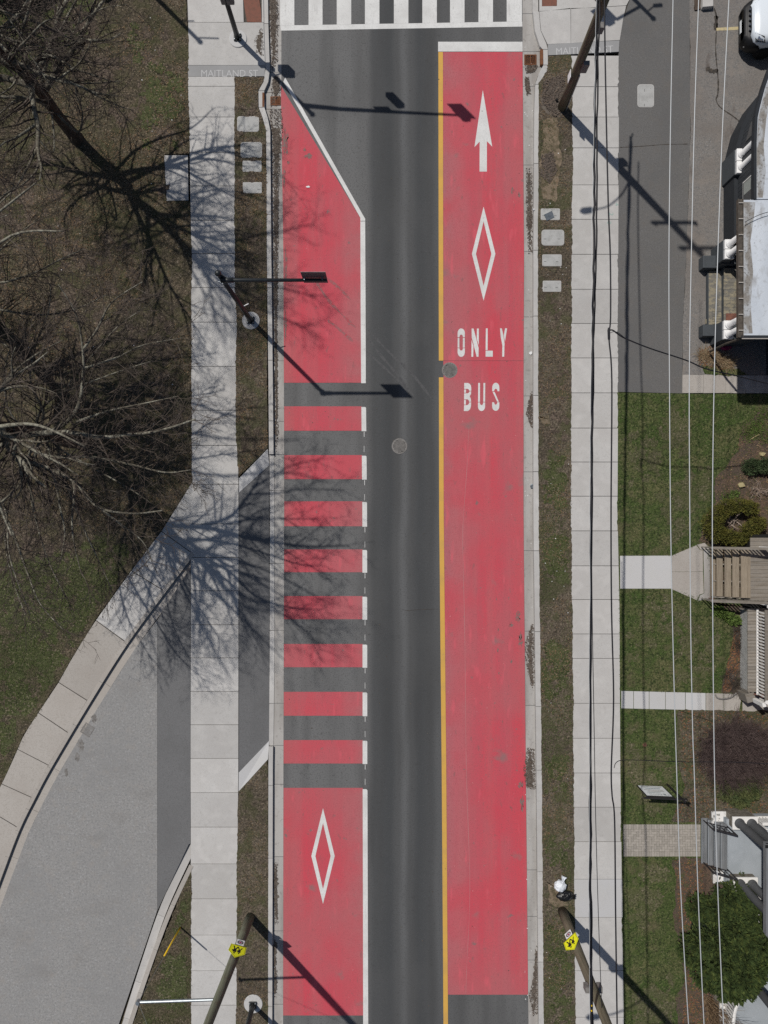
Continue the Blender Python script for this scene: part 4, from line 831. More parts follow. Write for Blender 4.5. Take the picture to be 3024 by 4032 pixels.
G().prism([(17.9, 5.5), (24.3, 5.5), (24.3, 18.3), (17.9, 18.3)], 6.8, 6.95).build('upper_roof', M['shingle'], h1)
for yy in (7.5, 10, 13, 15.8):
    wn = G().box((18.18, yy, 5.3), (.06, 1.0, 1.4)).build('window', M['trim'], h1); G().box((18.14, yy, 5.3), (.03, .86, 1.26)).build('pane', M['glass'], wn)
# front window seen under the eaves
wn = G().box((14.0, 12.35, 2.15), (.07, .95, 1.25)).build('window', M['railwhite'], h1)
G().box((13.97, 12.35, 2.15), (.05, .83, 1.13)).build('pane', M['glass'], wn); G().box((13.955, 12.5, 2.0), (.03, .45, .7)).build('blind', M['blind'], wn)
wn = G().box((14.2, 14.75, 2.15), (.07, .9, 1.2), -.27).build('window', M['siding'], h1); G().box((14.165, 14.75, 2.15), (.05, .78, 1.06), -.27).build('pane', M['glass'], wn)
RZ = 3.83
r1 = [(13.32, 11.2), (13.32, 13.2), (13.36, 14.15), (13.46, 14.6), (13.62, 15.2), (13.85, 15.85), (14.35, 16.7), (15.2, 17.6), (16.4, 18.3), (18, 18.6)]
rf = G().prism(r1 + [(18, 11.2)], RZ - .16, RZ).build('roof', M['roof'], h1)
for (xa, ya), (xb, yb) in zip(r1, r1[1:]):
    G().bar((xa - .05, ya, RZ - .07), (xb - .05, yb, RZ - .07), .1, .2).build('fascia', M['sidebase'], rf)
rf2 = G().prism([(12.86, 6.33), (18, 6.33), (18, 11.18), (12.86, 11.18)], RZ - .2, RZ - .03).build('roof', M['roof'], h1)
M['grime'] = mat('grimy_roof_edge', (.24, .225, .205), .85, [ly(4, (.42, .44, .46), .46, .6, .85, st=(1, .5, 1)), ly(14, (.12, .11, .1), .54, .64, .7)], bump=(20, .006))
G().prism([(12.88, 6.4), (13.2, 6.4), (13.13, 7.4), (13.22, 8.6), (13.12, 9.7), (13.25, 10.6), (13.3, 11.1), (12.88, 11.1)], RZ - .04, RZ - .024).build('grimy_edge', M['grime'], rf2)
G().prism([(13.34, 11.25), (13.34, 13.2), (13.4, 14.15), (13.66, 15.2), (13.9, 15.85), (14.2, 15.7), (13.9, 15.0), (13.68, 14.1), (13.58, 13.1), (13.66, 12.2), (13.55, 11.25)], RZ - .01, RZ + .004).build('grimy_edge', M['grime'], rf)
G().box((12.76, 8.73, RZ - .1), (.15, 4.95, .14)).build('gutter_trough', M['gutterm'], rf2)
for x in (12.685, 12.85): G().box((x, 8.73, RZ - .02), (.03, 4.95, .05)).build('gutter_rim', M['gutterm'], rf2)
for k in range(9): G().box((12.77, 6.5 + k * .57, RZ + .01), (.17, .035, .02)).build('gutter_strap', M['concrete_old'], rf2)
G().box((15.4, 6.27, RZ - .1), (5.2, .1, .2)).build('fascia', M['sidebase'], rf2)
G().box((15.4, 6.2, RZ + .01), (5.2, .03, .03)).build('roof_edge_trim', M['concrete_old'], rf2)
G().tube([(13.0, 6.3, RZ - .2), (13.0, 6.4, 2.2), (13.2, 6.5, .4)], .045, 8).build('downspout', M['gutterm'], h1)
def pedestal(t, x0, x1, y0, y1, zt=1.2):
    p = G().prism([(x0, y0), (x1, y0), (x1, y1), (x0, y1)], 0, zt).build('pedestal', M['pedgrey'], t, bevel=.015)
    my = (y0 + y1) / 2; dy = (y1 - y0) / 4
    for yy in (my - dy, my + dy):
        xm = (x0 + x1) / 2 + .02
        pl = G().box((xm, yy, zt + .07), (min(.36, x1 - x0), 2 * dy - .02, .14)).build('plinth', M['trim'], t, bevel=.012)
        G().lathe((xm, yy, zt + .14), [(.15, 0), (.16, .03), (.14, .06), (.115, .08), (.1, 2.15), (.13, 2.2), (.15, 2.27)], 20).build('column', M['trim'], t, True)
pedestal(h1, 13.79, 14.2, 13.28, 14.26)
pedestal(h1, 13.34, 13.72, 9.92, 10.7)
pedestal(h1, 13.3, 13.68, 6.78, 7.52)
G().prism([(13.5, 6.76), (14.6, 6.76), (14.6, 7.2), (13.5, 7.2)], 0, 1.18).build('porch_side_wall', M['pedgrey'], h1)
G().box((14.2, 6.98, 1.26), (.3, .36, .14)).build('plinth', M['trim'], h1, bevel=.012)
G().lathe((14.2, 6.98, 1.33), [(.15, 0), (.115, .08), (.1, 2.1), (.15, 2.2)], 16).build('column', M['trim'], h1, True)
for y0, y1 in ((9.82, 10.32), (7.08, 7.55)):
    G().prism([(12.84, y0), (13.4, y0), (13.4, y1), (12.84, y1)], 0, .58).build('cheek_wall', M['pedgrey'], h1, bevel=.02)
    G().prism([(13.42, y0 + .06), (15.5, y0 + .06), (15.5, y1 - .06), (13.42, y1 - .06)], 0, .9).build('porch_side_wall', M['pedgrey'], h1)
G().prism([(13.16, 7.56), (13.72, 7.56), (13.72, 9.8), (13.16, 9.8)], 0, .3).build('step', M['peelwood'], h1)
G().box((13.16, 8.68, .16), (.04, 2.2, .3)).build('riser', M['pedgrey'], h1)
G().prism([(13.7, 7.5), (15.58, 7.5), (15.58, 9.85), (13.7, 9.85)], 0, .58).build('porch_frame', M['pedgrey'], h1)
for k in range(16):
    y = 7.58 + k * .143; xx = 13.66 + rs.uniform(-.01, .01)
    G().box(((xx + 15.56) / 2, y, .6), (15.56 - xx, .137, .04)).build('floor_board', M['peelwood'], h1)
for k in range(6):
    G().box((13.5, 7.68 + k * .1, .315), (.34, .09, .02)).build('tread_board', M['peelwood'], h1)
G().box((13.95, 7.82, .64), (.45, .3, .03)).build('door_mat', M['housewall'], h1)
o = G().prism(PX([(2770, 1262), (2789, 1262), (2789, 1280), (2770, 1280)]), .1, .2).build('step_stub', M['peelwood'], h1)

# ------------------------------------------------------------------ middle house with wooden steps and white railing
h2 = thing('porch_house', (15.5, -4, T), 'house with weathered wooden steps, lattice skirt and white porch railing', 'house')
FZ = .88
G().prism([(13.3, -3.5), (14.6, -3.5), (14.6, -1.4), (13.3, -1.4)], .05, T + .013).build('shade_sheet_under_steps', M['mulch'], h2)  # dark soil-coloured sheet added so the tread gaps read as deep shade
for k, (ua, ub) in enumerate([(2797, 2817), (2822, 2846), (2854, 2879), (2885, 2911), (2918, 2945)]):
    z = .2 + .17 * k; a, b = P(ua, 0, z).x, P(ub, 0, z).x
    G().prism([(a, -3.42), (b, -3.42), (b, -1.48), (a, -1.48)], z - .045, z).build('tread', M['stepwood'], h2)
G().box((P(2792, 0).x, -2.45, .2), (.05, 1.94, .14)).build('first_riser', M['stepwood'], h2)
for y in (-3.46, -2.8, -2.12, -1.44):
    G().bar((12.9 + .45, y, .06), (14.65, y, .72), .045, .22).build('stringer', M['deckwood'], h2)
G().box((14.53, -2.45, FZ), (.1, 1.94, .05)).build('nosing', M['stepwood'], h2)
for k in range(16):
    y = -1.1 - k * .158
    G().box((15.8, y, FZ - .005), (2.44, .15, .04)).build('deck_board', M['deckwood'], h2)
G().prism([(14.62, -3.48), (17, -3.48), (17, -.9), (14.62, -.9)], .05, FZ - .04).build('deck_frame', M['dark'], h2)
def stair_rail(y, x0, x1, z0, z1, zb0, zb1, m):
    G().bar((x0, y, z0), (x1, y, z1), .1, .045).build('handrail', M['deckwood'], h2)
    n = 15
    for k in range(n + 1):
        s = k / n; x = x0 + (x1 - x0) * s; zt = z0 + (z1 - z0) * s; zb = zb0 + (zb1 - zb0) * s
        G().box((x, y, (zt + zb) / 2), (.035, .035, zt - zb)).build('baluster', M[m], h2)
stair_rail(-1.42, 12.93, 15.0, 1.08, 1.78, .22, .88, 'deckwood')
stair_rail(-3.52, 12.93, 15.0, 1.08, 1.78, .22, .88, 'deckwood')
G().box((13.3, -3.56, .25), (.1, .12, .45)).build('foot_post', M['housewall'], h2)
for y in (-1.42, -3.6): G().box((14.98, y, 1.3), (.12, .12, 1.0)).build('newel_post', M['railwhite'], h2)
G().bar((15, -1.2, 1.72), (17, -1.2, 1.72), .12, .06).build('top_rail', M['railwhite'], h2)
G().bar((14.98, -3.65, 1.72), (14.98, -3.65, 1.6), .05, .05).build('rail_bracket', M['railwhite'], h2)
G().bar((14.85, -3.66, 1.66), (17, -3.66, 1.68), .12, .06).build('top_rail', M['railwhite'], h2)
for k in range(26):
    y = -3.9 - k * .128
    G().box((15.6, y, FZ - .005), (2.25, .118, .04)).build('floor_board', M['deckwood'], h2)
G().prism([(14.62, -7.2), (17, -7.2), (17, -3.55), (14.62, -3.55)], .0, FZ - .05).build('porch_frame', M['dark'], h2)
q = G(); X = 14.54
for s in (-1, 1):
    for k in range(-10, 44):
        y0 = -3.95 - k * .105; pts = []
        za, zb = .12, .8; ya, yb = y0, y0 + s * .68
        lo, hi = -7.15, -3.95
        def clip(ya, za, yb, zb):
            P0 = [(ya, za), (yb, zb)]
            for i in (0, 1):
                y, z = P0[i]; y2, z2 = P0[1 - i]
                for lim in (lo, hi):
                    if (lim == lo and y < lo) or (lim == hi and y > hi):
                        if (lim == lo and y2 < lo) or (lim == hi and y2 > hi): return None
                        tt = (lim - y) / (y2 - y); P0[i] = (lim, z + (z2 - z) * tt); y, z = P0[i]
            return P0
        r = clip(ya, za, yb, zb)
        if r: q.bar((X + s * .006, r[0][0], r[0][1]), (X + s * .006, r[1][0], r[1][1]), .008, .036, up=Vector((0, .7, .7)))
la = q.build('lattice', M['latticegrey'], h2); la['kind'] = 'stuff'
G().box((14.54, -5.55, .84), (.06, 3.3, .06)).build('lattice_frame', M['deckwood'], h2)
for y in (-3.93, -7.18): G().box((14.54, y, .45), (.06, .08, .8)).build('lattice_post', M['deckwood'], h2)
G().box((14.62, -7.4, .42), (.36, .36, .84), .3).build('porch_pier', M['deckwood'], h2)
G().box((14.78, -7.5, 1.2), (.14, .16, .76), .2).build('newel_post', M['railwhite'], h2)
G().box((14.82, -5.55, 1.64), (.11, 3.5, .05)).build('top_rail', M['deckwood'], h2)
G().box((14.82, -5.55, FZ + .09), (.07, 3.4, .05)).build('bottom_rail', M['railwhite'], h2)
for k in range(27): G().box((14.82, -3.95 - k * .125, (FZ + 1.62) / 2 + .04), (.045, .045, 1.62 - FZ - .1)).build('baluster', M['railwhite'], h2)
G().bar((14.8, -7.35, 1.62), (17, -8.2, 1.64), .16, .06).build('top_rail', M['railwhite'], h2)
for k in range(10): G().box((14.95 + k * .2, -7.42 - k * .077, 1.25), (.045, .045, .7)).build('baluster', M['railwhite'], h2)
G().prism([(14.7, -7.25), (17, -8.1), (17, -7.2)], 0, FZ).build('porch_wing', M['housewall'], h2)
G().prism([(17, -9), (25, -9), (25, 3), (17, 3)], 0, 6.2).build('wall', M['housewall'], h2)
G().prism([(16.8, -9.3), (25.3, -9.3), (25.3, 3.3), (16.8, 3.3)], 6.2, 6.4).build('roof', M['shingle'], h2)
for yy in (-7, -4.8, -.5): 
    wn = G().box((16.98, yy, 2.2), (.07, 1.0, 1.6)).build('window', M['railwhite'], h2); G().box((16.94, yy, 2.2), (.03, .84, 1.44)).build('pane', M['glass'], wn)
G().box((16.97, -2.4, 1.95), (.08, 1.0, 2.1)).build('door', M['fol_box'], h2)
t = thing('green_chair', (15.35, -7.0, FZ + .02), 'green porch item behind the white railing', 'chair')
G().box((15.4, -6.9, FZ + .42), (.5, .5, .05)).build('seat', M['fol_lily'], t); G().box((15.63, -6.9, FZ + .72), (.05, .5, .55)).build('backrest', M['fol_lily'], t)
for sx in (-1, 1):
    for sy in (-1, 1): G().box((15.4 + sx * .22, -6.9 + sy * .22, FZ + .21), (.05, .05, .4)).build('leg', M['fol_lily'], t)

# ------------------------------------------------------------------ house with grey porch, stone piers and grey columns
h3 = thing('stone_porch_house', (15.5, -15, T), 'house with blue-grey porch, stone piers and thick dark grey columns', 'house')
FZ3 = .72
xs = [12.97, 13.16, 13.34, 13.51]
for k, x in enumerate(xs):
    G().prism([(x, -14.3), (13.7, -14.3), (13.7, -12.5), (x, -12.5)], .0, .18 * (k + 1) - .03).build('step', M['stepgrey'], h3)
    G().box((x + .1, -13.4, .18 * (k + 1) - .012), (.26, 1.84, .035)).build('tread', M['stepgrey'], h3)
    G().box((x - .02, -13.4, .18 * (k + 1) - .012), (.02, 1.84, .04)).build('nosing', M['porchgrey'], h3)
arcp = [(14.66, -17.0), (14.56, -17.75), (14.3, -18.55), (13.92, -19.1), (13.75, -19.6), (13.72, -20.4), (13.9, -21.3), (14.4, -22.2)]
sm = [tuple(p.xy) for p in smooth_poly([Vector((*p, 0)) for p in arcp], 5)]
G().prism([(13.7, -12.3), (13.7, -14.9), (14.6, -15.0)] + sm + [(20, -22.2), (20, -12.3)], 0, FZ3).build('porch_floor', M['porchgrey'], h3)
off = offset([(x, y) for x, y in sm], 0)
def parallel(pl, d):
    out = []
    for i in range(len(pl)):
        a = Vector(pl[max(i - 1, 0)]); b = Vector(pl[min(i + 1, len(pl) - 1)]); tn = (b - a).normalized()
        out.append((pl[i][0] + tn.y * d, pl[i][1] - tn.x * d))
    return out
G().prism(parallel(sm, .28) + sm[::-1], 0, FZ3 - .02).build('porch_wall', M['stone'], h3)
G().prism(parallel(sm, .3) + parallel(sm, .02)[::-1], FZ3 - .02, FZ3 + .05).build('wall_cap', M['railwhite'], h3)
rp = parallel(sm, .1); L = 0
G().tube([(x, y, 1.5) for x, y in rp], .06, 6).build('top_rail', M['railwhite'], h3)
tot = 0; pos = [Vector((x, y)) for x, y in rp]; nxt = .06
for a, b in zip(pos, pos[1:]):
    d = (b - a).length
    while nxt <= tot + d:
        p = a.lerp(b, (nxt - tot) / d)
        G().box((p.x, p.y, 1.12), (.045, .045, .72)).build('baluster', M['railwhite'], h3); nxt += .13
    tot += d
def pier(x0, x1, y0, y1, zt, capm, big=True):
    p = G().prism([(x0 + .03, y0 + .03), (x1 - .03, y0 + .03), (x1 - .03, y1 - .03), (x0 + .03, y1 - .03)], 0, zt - .07).build('stone_pier', M['stone'], h3, bevel=.02)
    G().prism([(x0, y0), (x1, y0), (x1, y1), (x0, y1)], zt - .07, zt).build('pier_cap', M[capm], p, bevel=.01)
pier(13.24, 13.9, -12.62, -12.1, .47, 'peelwhite')
pier(13.3, 13.92, -15.0, -14.5, .47, 'peelwhite')
def big_pier(x0, x1, y0, y1, zt, cols):
    pier(x0, x1, y0, y1, zt, 'railwhite')
    for x, y in cols:
        G().lathe((x, y, zt), [(.2, 0), (.2, .04), (.185, .08), (.17, .1), (.16, .14), (.145, 2.2), (.17, 2.26), (.19, 2.34), (.19, 2.42)], 22).build('column', M['colgrey'], h3, True)
big_pier(13.78, 14.78, -12.56, -12.05, 1.1, [(14.05, -12.3), (14.53, -12.32)])
big_pier(13.8, 14.78, -14.98, -14.45, 1.1, [(14.07, -14.7), (14.55, -14.72)])
big_pier(14.3, 14.75, -18.75, -18.25, 1.1, [(14.5, -18.5)])
G().box((14.9, -12.35, 1.15), (.05, .05, .8)).build('baluster', M['railwhite'], h3)
for k in range(22): G().box((14.85 + k * .12, -12.2, 1.05), (.04, .06, .62)).build('baluster', M['railwhite'], h3)
G().box((16.2, -12.2, 1.38), (2.8, .12, .06)).build('top_rail', M['railwhite'], h3); G().box((16.2, -12.2, .78), (2.8, .1, .05)).build('bottom_rail', M['railwhite'], h3)
for k in range(18): G().box((14.66, -15.2 - k * .11, 1.05), (.045, .045, .62)).build('baluster', M['railwhite'], h3)
G().box((14.66, -16.1, 1.4), (.13, 2.1, .07)).build('top_rail', M['railwhite'], h3)
rp3 = [(13.85, -12.0), (13.85, -15.3), (14.35, -15.3), (14.35, -22)]
for (xa, ya), (xb, yb) in zip(rp3, rp3[1:]): G().bar((xa + .12, ya, 3.45), (xb + .12, yb, 3.45), .3, .22).build('beam', M['stepgrey'], h3)
r3 = G().prism([(x + .06, y) for x, y in rp3] + [(22, -22), (22, -12.0)], 3.5, 3.6).build('roof', M['porchgrey'], h3)
for (xa, ya), (xb, yb) in zip(rp3, rp3[1:]): G().bar((xa, ya, 3.56), (xb, yb, 3.56), .12, .12).build('gutter_trough', M['stepgrey'], r3)
G().box((13.88, -12.06, 3.64), (.26, .1, .04)).build('outlet', M['dark'], r3)
G().prism([(18, -22), (26, -22), (26, -12.2), (18, -12.2)], 0, 6.5).build('wall', M['housewall'], h3)
for yy in (-13.5, -16, -19): 
    wn = G().box((17.98, yy, 2.0), (.07, 1.1, 1.6)).build('window', M['railwhite'], h3); G().box((17.94, yy, 2.0), (.03, .94, 1.44)).build('pane', M['glass'], wn)
def iron_rail(y, lab):
    a0, a1 = Vector((13.02, y, .2)), Vector((13.72, y, .75)); hgt = .88
    t = thing('iron_handrail', (13.3, y, T), lab, 'handrail', 'black iron stair handrails')
    up = Vector((0, 0, hgt))
    for p, q2, w_ in ((a0, a0 + up, .035), (a1, a1 + up, .035)): G().bar(p, q2, w_, w_, up=Vector((0, 1, 0))).build('post', M['blackiron'], t)
    G().bar(a0 + up, a1 + up, .05, .035).build('handrail', M['blackiron'], t); G().bar(a0 + up * .2, a1 + up * .2, .03, .02).build('lower_rail', M['blackiron'], t)
    G().bar(a0 + up * .82, a1 + up * .82, .025, .02).build('mid_rail', M['blackiron'], t)
    for k in range(1, 5):
        p = a0.lerp(a1, k / 5); G().bar(p + up * .2, p + up * .82, .02, .02, up=Vector((0, 1, 0))).build('picket', M['blackiron'], t)
    for k in (1, 2, 3):
        p = a0.lerp(a1, (k + .5) / 5) + up * .5
        G().tube([p + Vector((.06 * math.cos(i * .7), 0, .09 * math.sin(i * .7))) * (1 - i * .07) for i in range(10)], .008, 4).build('scroll', M['blackiron'], t)
iron_rail(-12.56, 'black iron handrail with scrolls on the north side of the grey porch steps')
iron_rail(-14.28, 'black iron handrail with scrolls on the south side of the grey porch steps')

# ------------------------------------------------------------------ lawn sign
zb, zt = .45, 1.5
c0, c1 = P(2511, 3094, zb), P(2607, 3098, zb)
t = thing('lawn_sign', ((c0.x + c1.x) / 2 + .3, c0.y, T), 'white lawn sign in a black iron frame above the paver path', 'lawn sign')
ax = (c1 - c0).normalized(); ctr = (c0 + c1) / 2 + Vector((0, 0, (zt - zb) / 2)); W = (c1 - c0).length
R = Matrix.Rotation(math.atan2(ax.y, ax.x), 3, 'Z')
pn = G().box(ctr, (W, .03, zt - zb), m=R).build('panel', M['signwhite'], t)
for s in (-1, 1): G().box(ctr + R @ Vector((s * (W / 2 + .02), 0, 0)), (.035, .04, zt - zb + .06), m=R).build('frame_side', M['blackiron'], t)
G().box(ctr + R @ Vector((0, -.01, (zt - zb) / 2 + .04)), (W + .08, .06, .07), m=R).build('frame_top', M['blackiron'], t)
G().box(ctr + R @ Vector((.15, -.01, (zt - zb) / 2 + .2)), (W + .7, .05, .05), m=R).build('hanger_bar', M['blackiron'], t)
post = ctr + R @ Vector((W / 2 + .32, 0, 0))
G().tube([(post.x, post.y, 0), (post.x, post.y, 1.95)], .04, 8).build('post', M['blackiron'], t)
for k, (dx, dz) in enumerate(((.1, 1.75), (.12, 1.6), (-.15, 1.58))):
    G().tube([Vector((post.x + dx + .08 * (1 - i * .06) * math.cos(i * .75), post.y, dz + .08 * (1 - i * .06) * math.sin(i * .75))) for i in range(12)], .013, 5).build('scroll', M['blackiron'], t)
f0 = R @ Vector((0, .017, 0)); rdx = R @ Vector((-1, 0, 0)); up = Vector((0, 0, 1))
text_mesh('Patricia', .17, 'lettering', M['text'], pn, ctr + f0 + rdx * -.16 + up * .32, rdx, up)
for k, (zz, a, b) in enumerate(((.2, -.16, .36), (.06, -.36, .3), (-.08, -.36, .38), (-.24, -.3, .28), (-.4, -.4, .4))):
    m_ = ctr + f0 + up * zz + rdx * (a + b) / 2
    G().box(m_ + R @ Vector((0, .001, 0)), (b - a, .003, .035 if k != 3 else .05), m=R).build('text_line', M['text' if k in (0, 3) else 'iron'], pn)
q = G(); lc_ = ctr + f0 + rdx * -.32 + up * .36
for k in range(14):
    a0, a1 = math.radians(-60 + 300 * k / 14), math.radians(-60 + 300 * (k + 1) / 14)
    q.add([lc_ + rdx * (r * math.cos(a)) + up * (r * math.sin(a)) + R @ Vector((0, .002, 0)) for a, r in ((a0, .1), (a1, .1), (a1, .12), (a0, .12))], [(0, 1, 2, 3)])
q.add([lc_ + rdx * x + up * y + R @ Vector((0, .002, 0)) for x, y in ((.02, .06), (.09, .03), (.08, -.05), (.03, -.06), (.0, .0))], [(0, 1, 2, 3, 4)])
q.build('round_logo', M['text'], pn)

# ------------------------------------------------------------------ white van with black bumper
vx, yS, yN = 14.32, 18.5, 20.42; ym = (yS + yN) / 2; hw = (yN - yS) / 2
van = thing('parked_van', (vx + 2.3, ym, T), 'white van with black front bumper parked nose-in at the top right', 'van')
def sect(x, w_, zb, zt, zs, ws):
    """ring: half width w_ at belt zs, ws at the top"""
    h = []
    for y, z in ((-w_ * .92, zb), (-w_, zb + .12), (-w_, zs), (-ws, zt - .05), (-ws * .8, zt), (ws * .8, zt), (ws, zt - .05), (w_, zs), (w_, zb + .12), (w_ * .92, zb)):
        h.append((x, ym + y, z + T))
    return h
def loft(rings, name, m, par, smooth=True):
    q = G(); n = len(rings[0]); q.v = [p for r in rings for p in r]
    for i in range(len(rings) - 1):
        for k in range(n):
            q.f.append((i * n + k, i * n + (k + 1) % n, (i + 1) * n + (k + 1) % n, (i + 1) * n + k))
    q.f.append(tuple(range(n))); q.f.append(tuple(range((len(rings) - 1) * n, len(rings) * n))[::-1])
    o = q.build(name, m, par, smooth)
    if smooth:
        for p in o.data.polygons: p.use_smooth = True
    return o
loft([sect(vx + .2, hw * .72, .55, 1.0, .8, hw * .55), sect(vx + .32, hw * .86, .5, 1.08, .85, hw * .74), sect(vx + .5, hw * .96, .45, 1.13, .9, hw * .86), sect(vx + .85, hw, .42, 1.2, .95, hw * .9), sect(vx + 1.05, hw, .42, 1.25, 1.0, hw * .9), sect(vx + 1.9, hw, .42, 1.95, 1.05, hw * .78), sect(vx + 2.6, hw, .42, 2.05, 1.1, hw * .8), sect(vx + 4.7, hw, .42, 2.03, 1.1, hw * .8), sect(vx + 4.95, hw * .95, .5, 1.8, 1.1, hw * .78)], 'body', M['carwhite'], van)
loft([sect(vx, hw * .62, .3, .78, .6, hw * .58), sect(vx + .08, hw * .8, .26, .86, .62, hw * .74), sect(vx + .26, hw * .96, .25, .9, .64, hw * .88), sect(vx + .55, hw * 1.01, .25, .84, .62, hw * .98), sect(vx + .75, hw * 1.01, .25, .6, .5, hw)], 'front_bumper', M['carblack'], van)
for k in range(3):
    G().box((vx + .06 + k * .03, ym, T + .5 + k * .14), (.05, hw * 1.05, .05)).build('grille_bar', M['carblack'] if k else M['galv'], van)
for k in range(5): G().box((vx + .15, ym - .4 + k * .2, T + .93), (.05, .04, .1)).build('grille_slot', M['chrome'], van)
G().box((vx - .005, ym, T + .5), (.015, .5, .12)).build('licence_plate', M['signwhite'], van)
for s in (-1, 1):
    hl = G().add([(vx + .3, ym + s * hw * .62, T + 1.06), (vx + .36, ym + s * hw * .9, T + .95), (vx + .72, ym + s * hw * .985, T + 1.02), (vx + .62, ym + s * hw * .82, T + 1.165),
                  (vx + .34, ym + s * hw * .62, T + .9), (vx + .4, ym + s * hw * .88, T + .85), (vx + .74, ym + s * hw * .96, T + .9), (vx + .62, ym + s * hw * .7, T + .95)],
                 [(0, 1, 2, 3), (4, 7, 6, 5), (0, 4, 5, 1), (1, 5, 6, 2), (2, 6, 7, 3), (3, 7, 4, 0)]).build('headlight', M['glass'], van)
    G().box((vx + .5, ym + s * hw * .85, T + 1.06), (.2, .12, .05), .4 * s).build('reflector', M['chrome'], hl)
    G().lathe((vx + .14, ym + s * hw * .78, T + .5), [(.07, 0), (.07, .03), (.03, .05)], 12, ax=Matrix.Rotation(-math.pi / 2, 3, 'Y')).build('fog_lamp', M['chrome'], van)
    for x in (vx + .95, vx + 4.0):
        ty = ym + s * (hw - .08); A = Matrix.Rotation(math.pi / 2, 3, 'X')
        w_ = G().lathe((x, ty + .13, T + .35), [(.2, 0), (.33, .0), (.36, .05), (.36, .21), (.33, .26), (.2, .26)], 28, ax=A).build('wheel', M['tyre'], van, True)
        G().lathe((x, ty + (.14 if s > 0 else -.1), T + .35), [(.22, 0), (.18, .02), (.06, .02)], 20, ax=A).build('rim', M['iron'], w_)
    G().box((vx + 1.75, ym + s * (hw + .14), T + 1.2), (.12, .26, .2)).build('wing_mirror', M['carblack'], van, bevel=.03)
    for a, b2 in ((2.1, 3.2), (3.3, 4.6)):
        G().add([(vx + a, ym + s * (hw * .985 + .005), T + 1.15), (vx + b2, ym + s * (hw * .985 + .005), T + 1.15), (vx + b2, ym + s * (hw * .86), T + 1.75), (vx + a, ym + s * (hw * .86), T + 1.75)], [(0, 1, 2, 3)]).build('side_window', M['glass'], van)
G().add([(vx + 1.1, ym - hw * .86, T + 1.29), (vx + 1.1, ym + hw * .86, T + 1.29), (vx + 1.86, ym + hw * .72, T + 1.96), (vx + 1.86, ym - hw * .72, T + 1.96)], [(0, 1, 2, 3)]).build('windscreen', M['glass'], van)
G().box((vx + 1.0, ym, T + 1.27), (.2, hw * 1.7, .03)).build('cowl', M['carblack'], van)
for s in (-.5, .25): G().bar((vx + .98, ym + s, T + 1.31), (vx + 1.15, ym + s + .5, T + 1.37), .025, .02).build('wiper', M['carblack'], van)

# ------------------------------------------------------------------ small things
t = thing('parking_block', P(2770, 10, T), 'pale concrete block at the top of the parking lot', 'concrete block')
G().prism(PX([(2754, -160), (2793, -160), (2795, 46), (2753, 50)]), .1, .34).build('block', M['concrete'], t, bevel=.02)
G().prism(PX(jag([(2726, -160), (2751, -160), (2752, 48), (2728, 52), (2726, -160)], 12, 3, 41)), .1, T + .05).build('soil_strip', M['mulch'], t)
def bag(u, v, s, m, label, seed, tail):
    c = P(u, v, T); t = thing('garbage_bag', c, label, 'garbage bag', 'garbage bags by the pole')
    bm = bmesh.new(); bmesh.ops.create_icosphere(bm, subdivisions=4, radius=1)
    r = random.Random(seed); ph = [(Vector((r.gauss(0, 1), r.gauss(0, 1), r.gauss(0, 1))).normalized(), r.uniform(4, 11), r.uniform(0, 6)) for _ in range(10)]
    vs = []
    for v_ in bm.verts:
        d = v_.co.normalized(); k = 1 + sum(.022 * math.sin(f * d.dot(a) * 1.6 + p) for a, f, p in ph)
        z = d.z * s[2] * k + s[2] * .85
        vs.append((c.x + d.x * s[0] * k, c.y + d.y * s[1] * k, T + max(z, .01)))
    fs = [tuple(x.index for x in f.verts) for f in bm.faces]; bm.free()
    G().add(vs, fs).build('sack', M[m], t, True)
    a = c + Vector(tail) * .75 + Vector((0, 0, s[2])); b = c + Vector(tail) * 1.35 + Vector((0, 0, s[2] * .9))
    q = G(); dv = (b - a); sd = dv.cross(Vector((0, 0, 1))).normalized()
    n = 9; top = [b + sd * (.12 * (k / n - .5) * 2) + Vector((0, 0, .05 * math.sin(k * 2.1))) for k in range(n + 1)]; bot = [a + sd * (.05 * (k / n - .5) * 2) + Vector((0, 0, .04 * math.cos(k * 2.4))) for k in range(n + 1)]
    q.add(bot + top, [(k, k + 1, n + 2 + k, n + 1 + k) for k in range(n)]); q.build('tied_neck', M[m], t)
bag(2202, 3480, (.24, .23, .2), 'bagwhite', 'white tied garbage bag on the verge above the pole', 3, (.12, .28, 0))
bag(2222, 3520, (.34, .21, .17), 'bagblack', 'black garbage bag lying next to the white one', 8, (.3, -.03, 0))
def crumb(name, u, v, s, m, label, cat, z=T, rz=0.3, group=None):
    c = P(u, v, z); r = random.Random(int(u + v)); n = 7
    pts = [(c.x + s[0] / 2 * math.cos(k * 6.283 / n + rz) * r.uniform(.7, 1.2), c.y + s[1] / 2 * math.sin(k * 6.283 / n + rz) * r.uniform(.7, 1.2)) for k in range(n)]
    q = G().prism(pts, z, [z + s[2] * r.uniform(.4, 1.3) for _ in pts]); return tag(q.build(name, M[m], None, org=c), label, cat, group)
crumb('paper_scrap', 1213, 736, (.16, .1, .02), 'paper', 'white paper scrap on the left red wedge', 'paper', .006)
crumb('paper_scrap', 1081, 1452, (.05, .2, .02), 'paper', 'white paper strip in the left gutter', 'paper', .004)
crumb('paper_scrap', 2089, 1390, (.16, .14, .05), 'paper', 'white crumpled paper in the right gutter', 'paper', .004)
crumb('cup_litter', 2096, 1915, (.18, .22, .08), 'galv', 'crushed blue-grey cup in the right gutter', 'litter', .004)
crumb('paper_scrap', 2100, 826, (.1, .08, .05), 'paper', 'small white scrap on the right curb near the covers', 'paper', T)
